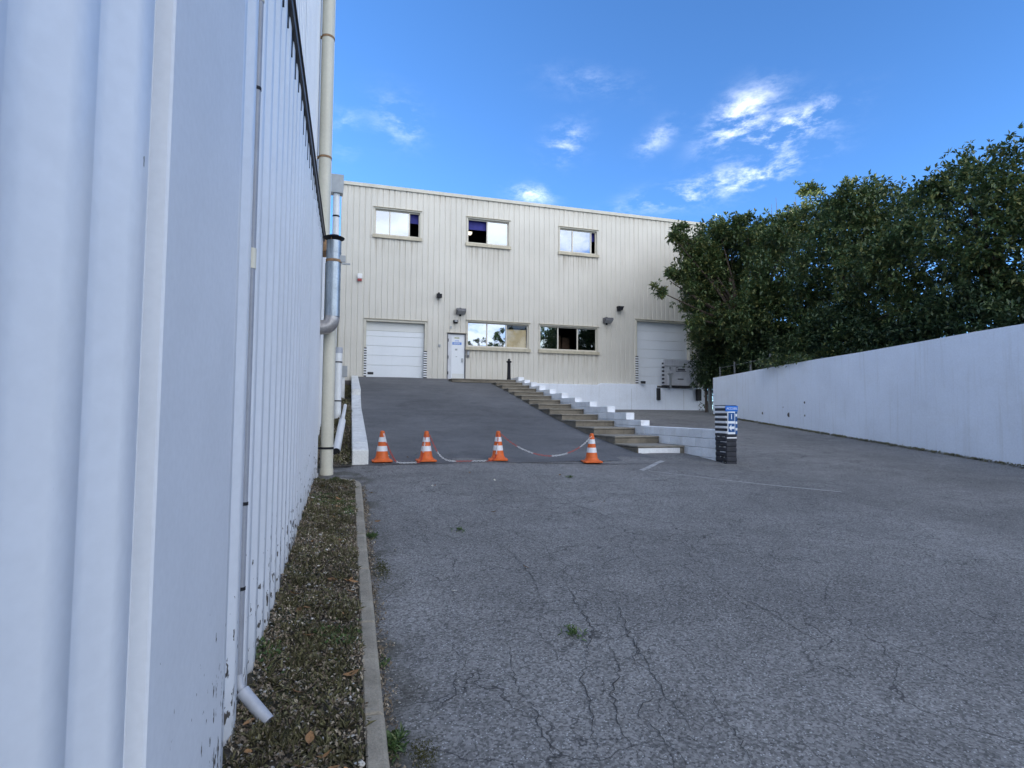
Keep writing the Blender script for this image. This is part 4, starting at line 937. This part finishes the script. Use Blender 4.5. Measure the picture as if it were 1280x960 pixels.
def scatter(name, n, pts, zf, size, mat, seed, n_per, spread, lift, wid, label, cat):
    P = np.array([(x, y, zf(x, y)+lift*R.uniform(.3, 1)) for x, y in pts]); Nn = np.tile([0, 0, 1.0], (len(P), 1))
    o = leaf_cloud(name, P, Nn, size, mat, None, n_per, seed, spread, wid, 'stuff'); tag(o, label, cat); return o
def clump_pts(n, xr, yr, ncl, sd, rs):
    rr = np.random.default_rng(rs); c = np.stack([rr.uniform(*xr, ncl), rr.uniform(*yr, ncl)], 1); k = rr.integers(0, ncl, n)
    p = c[k]+rr.normal(size=(n, 2))*sd; m = (p[:, 0] > xr[0]) & (p[:, 0] < xr[1]) & (p[:, 1] > yr[0]) & (p[:, 1] < yr[1]); return p[m]
xr, yr = (-.46, .10), (1.4, 8.75)
scatter('weeds', 0, clump_pts(3600, xr, yr, 120, .08, 1), sz1, .024, 'weed_leaf', 31, 5, .9, .02, .5, 'low green and brown weeds covering the kerbed strip', 'weeds')
scatter('green_weeds', 0, clump_pts(900, xr, yr, 12, .08, 9), sz1, .022, 'weed_tuft_leaf', 38, 5, .9, .025, .5, 'brighter green weed patches spread over the kerbed strip', 'weeds')
scatter('grass_blades', 0, clump_pts(1500, xr, yr, 160, .05, 2), sz1, .06, 'weed_leaf', 32, 4, .5, .0, .09, 'thin grass blades among the weeds of the kerbed strip', 'grass')
rr_ = np.random.default_rng(3)
scatter('leaf_litter', 0, np.stack([rr_.uniform(-.46, .105, 12000), rr_.uniform(1.4, 8.75, 12000)], 1), sz1, .022, 'litter_leaf', 33, 2, 1.6, .022, .55, 'crumbled brown leaf litter between the weeds of the kerbed strip', 'leaf litter')
scatter('bank_weeds', 0, clump_pts(2600, (-.62, .06), (10.1, 25.9), 120, .16, 4), sz2, .07, 'weed_leaf', 34, 5, .9, .03, .4, 'tangled weeds covering the soil bank beside the low wall', 'weeds')
scatter('bank_litter', 0, np.stack([rr_.uniform(-.6, .06, 2600), rr_.uniform(10.05, 18, 2600)], 1), sz2, .04, 'litter_leaf', 35, 2, 1.6, .03, .55, 'brown leaf litter on the soil bank beside the low wall', 'leaf litter')
ep = [(wx(y)-abs(R.normal())*.12, y) for y in R.uniform(6, 22.4, 1600)]
scatter('wall_foot_weeds', 0, ep, lambda x, y: gz(y), .05, 'weed_leaf', 36, 4, .9, .02, .4, 'thin dark weeds and debris along the foot of the boundary wall', 'weeds')
ep = [(.195+abs(R.normal())*.035, y) for y in R.uniform(1.6, 8.4, 900)]
scatter('kerb_weeds', 0, ep, lambda x, y: gz(y), .02, 'litter_leaf', 37, 3, 1.0, .01, .5, 'debris and tiny weeds in the gutter along the kerb', 'debris')
# pebbles
def pebbles(name, pts, zf, s0, s1, label):
    mb = MB()
    for x, y in pts:
        s = rnd.uniform(s0, s1); z = zf(x, y)+s*.3; a = rnd.uniform(0, 6.28); ca, sa = math.cos(a), math.sin(a); q = [rnd.uniform(.6, 1.2) for _ in range(6)]
        loc = [(1*q[0], 0, 0), (0, .75*q[1], 0), (-1*q[2], 0, 0), (0, -.75*q[3], 0), (.1, .1, .55*q[4]), (0, 0, -.5)]
        mb.add([(x+s*(u*ca-v*sa), y+s*(u*sa+v*ca), z+s*w) for u, v, w in loc], [(0, 1, 4), (1, 2, 4), (2, 3, 4), (3, 0, 4), (1, 0, 5), (2, 1, 5), (3, 2, 5), (0, 3, 5)])
    o = mb.build(name, 'pebble_tone'); o['kind'] = 'stuff'; tag(o, label, 'pebbles')
pebbles('pebbles', [(rnd.uniform(-.45, .09), rnd.uniform(1.5, 8.6)) for _ in range(1500)], lambda x, y: sz1(x, y)+.018, .004, .013, 'small pale pebbles and chips strewn over the kerbed strip')
pebbles('grit', [(.2+abs(rnd.gauss(0, .16)), rnd.uniform(1.6, 9)) for _ in range(420)]+[(rnd.uniform(.3, 5), rnd.uniform(1.8, 9)) for _ in range(260)], lambda x, y: gz(y)+.006, .003, .008, 'loose pale grit lying on the asphalt near the kerb')
# individual fallen leaves and stones
def leaf_mesh(L, W, curl, seed):
    rr = random.Random(seed); mb = MB(); vs = []
    for i in range(6):
        t = i/5; w = W*math.sin(math.pi*min(max(t*.92+.04, 0), 1))**.8
        for s_ in (-1, 0, 1): vs.append(((t-.5)*L, s_*w*.5, curl*(abs(t-.5)*2)**2*L*.35+abs(s_)*w*.22+rr.uniform(-.002, .002)))
    mb.cs = True; mb.add(vs, [(i*3+j, (i+1)*3+j, (i+1)*3+j+1, i*3+j+1) for i in range(5) for j in range(2)]); return mb
protos = [leaf_mesh(.085, .04, .5, 1).build('fallen_leaf', 'dead_leaf'), leaf_mesh(.06, .035, .25, 2).build('fallen_leaf', 'dead_leaf'), leaf_mesh(.07, .02, .8, 3).build('fallen_leaf', 'dead_leaf')]
used = set()
def put(protos_, k, x, y, z, label, cat, group, name, s=1):
    p = protos_[k % len(protos_)]
    if (p.name) not in used: used.add(p.name); o = p
    else: o = p.copy(); COL.objects.link(o)
    o.location = (x, y, z); o.rotation_euler = (rnd.uniform(-.35, .35), rnd.uniform(-.35, .35), rnd.uniform(0, 6.28)); o.scale = (s, s, s)
    tag(o, label, cat, group)
for k in range(44):
    x, y = rnd.uniform(-.42, .08), 1.7+7*rnd.random()**1.4
    put(protos, k, x, y, sz1(x, y)+.035, 'dry curled brown leaf lying on the weedy kerbed strip', 'leaf', 'dry leaves on the kerbed strip', 'fallen_leaf', rnd.uniform(.6, 1.2))
protos2 = [leaf_mesh(.06, .035, .4, 5).build('asphalt_leaf', 'dead_leaf'), leaf_mesh(.05, .03, .6, 6).build('asphalt_leaf', 'pale_scrap')]
for k, (x, y) in enumerate([(.31, 7.9), (.44, 5.37), (.33, 6.4), (1.19, 8.21), (1.24, 8.25), (.9, 9.6), (1.1, 10.9), (.75, 11.1), (1.95, 9.2), (1.3, 11.3), (1.7, 6.6), (2.6, 5.3), (3.3, 6.9), (.8, 4.3), (1.5, 4.7), (2.2, 8.5), (.5, 9.9), (.62, 10.2), (3.4, 8.8), (4.8, 6.1)]):
    put(protos2, k, x, y, (gz(y) if y < 10.3 else rz(y))+.015, 'small dry leaf lying on the open asphalt', 'leaf', 'dry leaves on the asphalt', 'asphalt_leaf', rnd.uniform(.7, 1.2))
def stone_mesh(seed):
    rr = random.Random(seed); bm = bmesh.new(); bmesh.ops.create_icosphere(bm, subdivisions=1, radius=.016)
    mb = MB(); mb.add([(v.co.x*1.3*rr.uniform(.75, 1.2), v.co.y*rr.uniform(.75, 1.2), v.co.z*.6*rr.uniform(.7, 1.2)) for v in bm.verts], [[v.index for v in f.verts] for f in bm.faces]); bm.free(); return mb
protos3 = [stone_mesh(i).build('pale_stone', 'pale_scrap') for i in range(3)]
for k in range(36):
    x, y = rnd.uniform(-.42, .09), 1.7+6.8*rnd.random()**1.3
    put(protos3, k, x, y, sz1(x, y)+.024, 'small pale stone lying among the weeds of the kerbed strip', 'stone', 'pale stones on the kerbed strip', 'pale_stone', rnd.uniform(.5, 1.3))
# weed tufts breaking through the asphalt
for k, (x, y, n, s, l) in enumerate([(1.42, 3.45, 16, .05, 'green weed tuft growing alone in the middle of the near asphalt'), (1.16, 5.93, 10, .045, 'small flat weed in the asphalt crack before the cones'), (.25, 5.87, 34, .045, 'bushy green weed against the far half of the kerb'),
                                    (.215, 3.35, 14, .04, 'small weed tuft against the near half of the kerb'), (.23, 2.62, 30, .06, 'grassy weed tuft at the kerb in the bottom foreground'), (3.5, 8.6, 10, .05, 'low weed in the diagonal asphalt seam before the stairs')]):
    t = thing('weed_tuft', l, 'weed', (x, y, gz(y)), 'weeds growing through the asphalt')
    p = np.stack([x+R.normal(size=n)*s*.55, y+R.normal(size=n)*s*1.0, np.full(n, gz(y)+.012)], 1)
    leaf_cloud('leaves', p, np.tile([0, 0, .9], (n, 1)), s*.8, 'weed_tuft_leaf', t, 5, 50+k, .7, .22)
# moss cushions in the gutter
for k, (x, y, a, b) in enumerate([(.29, 4.95, .045, .2), (.36, 2.55, .045, .07)]):
    p = np.stack([x+R.normal(size=420)*a*.75, y+R.normal(size=420)*b*.7], 1); p = p[p[:, 0] > .2]
    P_ = np.array([(q[0], q[1], gz(q[1])+.002) for q in p])
    o = leaf_cloud('moss', P_, np.tile([0, 0, .3], (len(P_), 1)), .008, 'moss', None, 5, 70+k, 1.0, .6, 'stuff')
    tag(o, ['olive moss patch on the asphalt beside the kerb', 'moss patch on the asphalt at the bottom edge by the kerb'][k], 'moss')
# ------------------------------------------------------------------ cones and chain
cones = [(.60, 10.55, 'traffic cone nearest the low white wall, chain end hanging from its tip'), (1.40, 10.52, 'traffic cone second from the low white wall with a white chain strip over it'),
         (2.78, 10.50, 'traffic cone standing mid ramp between slack and hanging chain'), (4.545, 10.06, 'traffic cone nearest the concrete stairs')]
def make_cone(p, label):
    x, y = p; zz = gz(y)+(.0 if y < 10.2 else .004)+.006
    t = thing('traffic_cone', label, 'traffic cone', (x, y, zz), 'orange and white traffic cones across the foot of the ramp')
    s = .185
    pts = [(-s+.03, -s), (s-.03, -s), (s, -s+.03), (s, s-.03), (s-.03, s), (-s+.03, s), (-s, s-.03), (-s, -s+.03)]
    MB().prism([(x+a, y+b) for a, b in pts], 2, zz, zz+.032).build('base', 'orange', t, .008)
    def rr(h): return .118-.0865*(h/.53)*1.0
    H = .56
    def rad(h): return .125+(.036-.125)*(h-.03)/(H-.03)
    MB().lathe((x, y, zz), [(.165, .03), (.14, .05), (rad(.09), .09), (rad(.19), .19)], 24).build('cone_foot', 'orange', t)
    MB().lathe((x, y, zz), [(rad(.19)+.002, .19), (rad(.285)+.002, .285)], 24).build('white_band', 'cone_white', t)
    MB().lathe((x, y, zz), [(rad(.285), .285), (rad(.36), .36)], 24).build('orange_band', 'orange', t)
    MB().lathe((x, y, zz), [(rad(.36)+.002, .36), (rad(.445)+.002, .445)], 24).build('white_band', 'cone_white', t)
    MB().lathe((x, y, zz), [(rad(.445), .445), (rad(H-.01), H-.01), (rad(H)-.012, H), (.012, H+.002)], 24).build('cone_tip', 'orange', t)
    return t
c0 = make_cone(cones[0][:2], cones[0][2])
for x, y, l in cones[1:]:
    r = c0.copy(); COL.objects.link(r); r.location = (x, y, gz(y)+.008); r.rotation_euler.z = rnd.uniform(-.25, .25); r['label'] = l; r.rotation_euler.x = rnd.uniform(-.03, .03); r.rotation_euler.y = rnd.uniform(-.03, .03)
    for ch in list(c0.children):
        c = ch.copy(); COL.objects.link(c); c.parent = r
def chain(label, pts, pattern, loc):
    """pts: polyline; pattern: list of (colour, fraction end)"""
    t = thing('barrier_chain', label, 'chain', loc, 'red and white plastic chains between the cones')
    P = [Vector(p) for p in pts]
    # smooth
    for _ in range(2):
        Q = [P[0]]
        for a, b in zip(P, P[1:]): Q += [a*.75+b*.25, a*.25+b*.75]
        P = Q+[P[-1]]
    L = [0]
    for a, b in zip(P, P[1:]): L.append(L[-1]+(b-a).length)
    def at(s):
        for i in range(len(P)-1):
            if s <= L[i+1]: return P[i].lerp(P[i+1], (s-L[i])/max(L[i+1]-L[i], 1e-6))
        return P[-1]
    tot = L[-1]; s = 0; k = 0; pitch = .034
    acc = [MB() for _ in pattern]
    while s < tot-.02:
        p, q = at(s), at(min(s+.048, tot)); d = (q-p).normalized()
        side = d.cross(Vector((0, 0, 1))).normalized() if abs(d.z) < .95 else Vector((1, 0, 0))
        if k % 2: side = d.cross(side).normalized()
        w = .013; rw = .005; ring = []
        c = (p+q)/2; hl = .019
        for j in range(8):
            an = 2*math.pi*j/8; ring.append(c+d*math.cos(an)*hl*1.1+side*math.sin(an)*w)
        nrm = d.cross(side).normalized(); vs = []
        for j, rp in enumerate(ring):
            o = (rp-c).normalized()
            for m_ in range(4):
                an = 2*math.pi*m_/4+.78; vs.append(rp+(o*math.cos(an)+nrm*math.sin(an))*rw)
        fs = [(j*4+m_, j*4+(m_+1) % 4, ((j+1) % 8)*4+(m_+1) % 4, ((j+1) % 8)*4+m_) for j in range(8) for m_ in range(4)]
        fr_ = s/tot; idx = next(i for i, (_, e) in enumerate(pattern) if fr_ <= e+1e-6)
        acc[idx].cs = True; acc[idx].add(vs, fs); s += pitch; k += 1
    for (cname, _), mb in zip(pattern, acc):
        if mb.v: mb.build(cname+'_links', 'chain_'+cname, t)
g = gz
chain('plastic chain sagging between the third cone and the cone by the stairs', [(2.80, 10.44, 1.22), (2.98, 10.38, 1.05), (3.29, 10.33, .875), (3.65, 10.26, .775), (4.01, 10.18, .80), (4.33, 10.1, .95), (4.53, 10.02, 1.17)],
      [('red', .19), ('white', .36), ('red', .55), ('white', .70), ('red', .84), ('white', 1)], (3.6, 10.3, .7))
chain('plastic chain dropping from the second cone and lying slack towards the third', [(1.43, 10.44, 1.22), (1.53, 10.42, 1.0), (1.57, 10.40, .9), (1.68, 10.38, .76), (1.82, 10.36, gz(10.36)+.025), (2.15, 10.36, gz(10.36)+.02), (2.48, 10.34, gz(10.34)+.02), (2.62, 10.32, gz(10.3)+.02), (2.70, 10.36, .76), (2.75, 10.42, 1.0), (2.765, 10.45, 1.2)],
      [('red', .17), ('white', .38), ('red', .52), ('white', .66), ('red', .80), ('white', .9), ('red', 1)], (2, 10.4, .7))
chain('plastic chain lying on the asphalt between the first two cones', [(.62, 10.48, 1.22), (.66, 10.44, 1.05), (.78, 10.40, .8), (.84, 10.30, gz(10.3)+.02), (1.0, 10.27, gz(10.3)+.02), (1.15, 10.29, gz(10.3)+.02), (1.26, 10.28, gz(10.3)+.02), (1.31, 10.36, .78), (1.345, 10.42, .95), (1.38, 10.44, 1.2)],
      [('white', .1), ('red', .36), ('white', .6), ('red', .78), ('white', .93), ('red', 1)], (1, 10.4, .7))
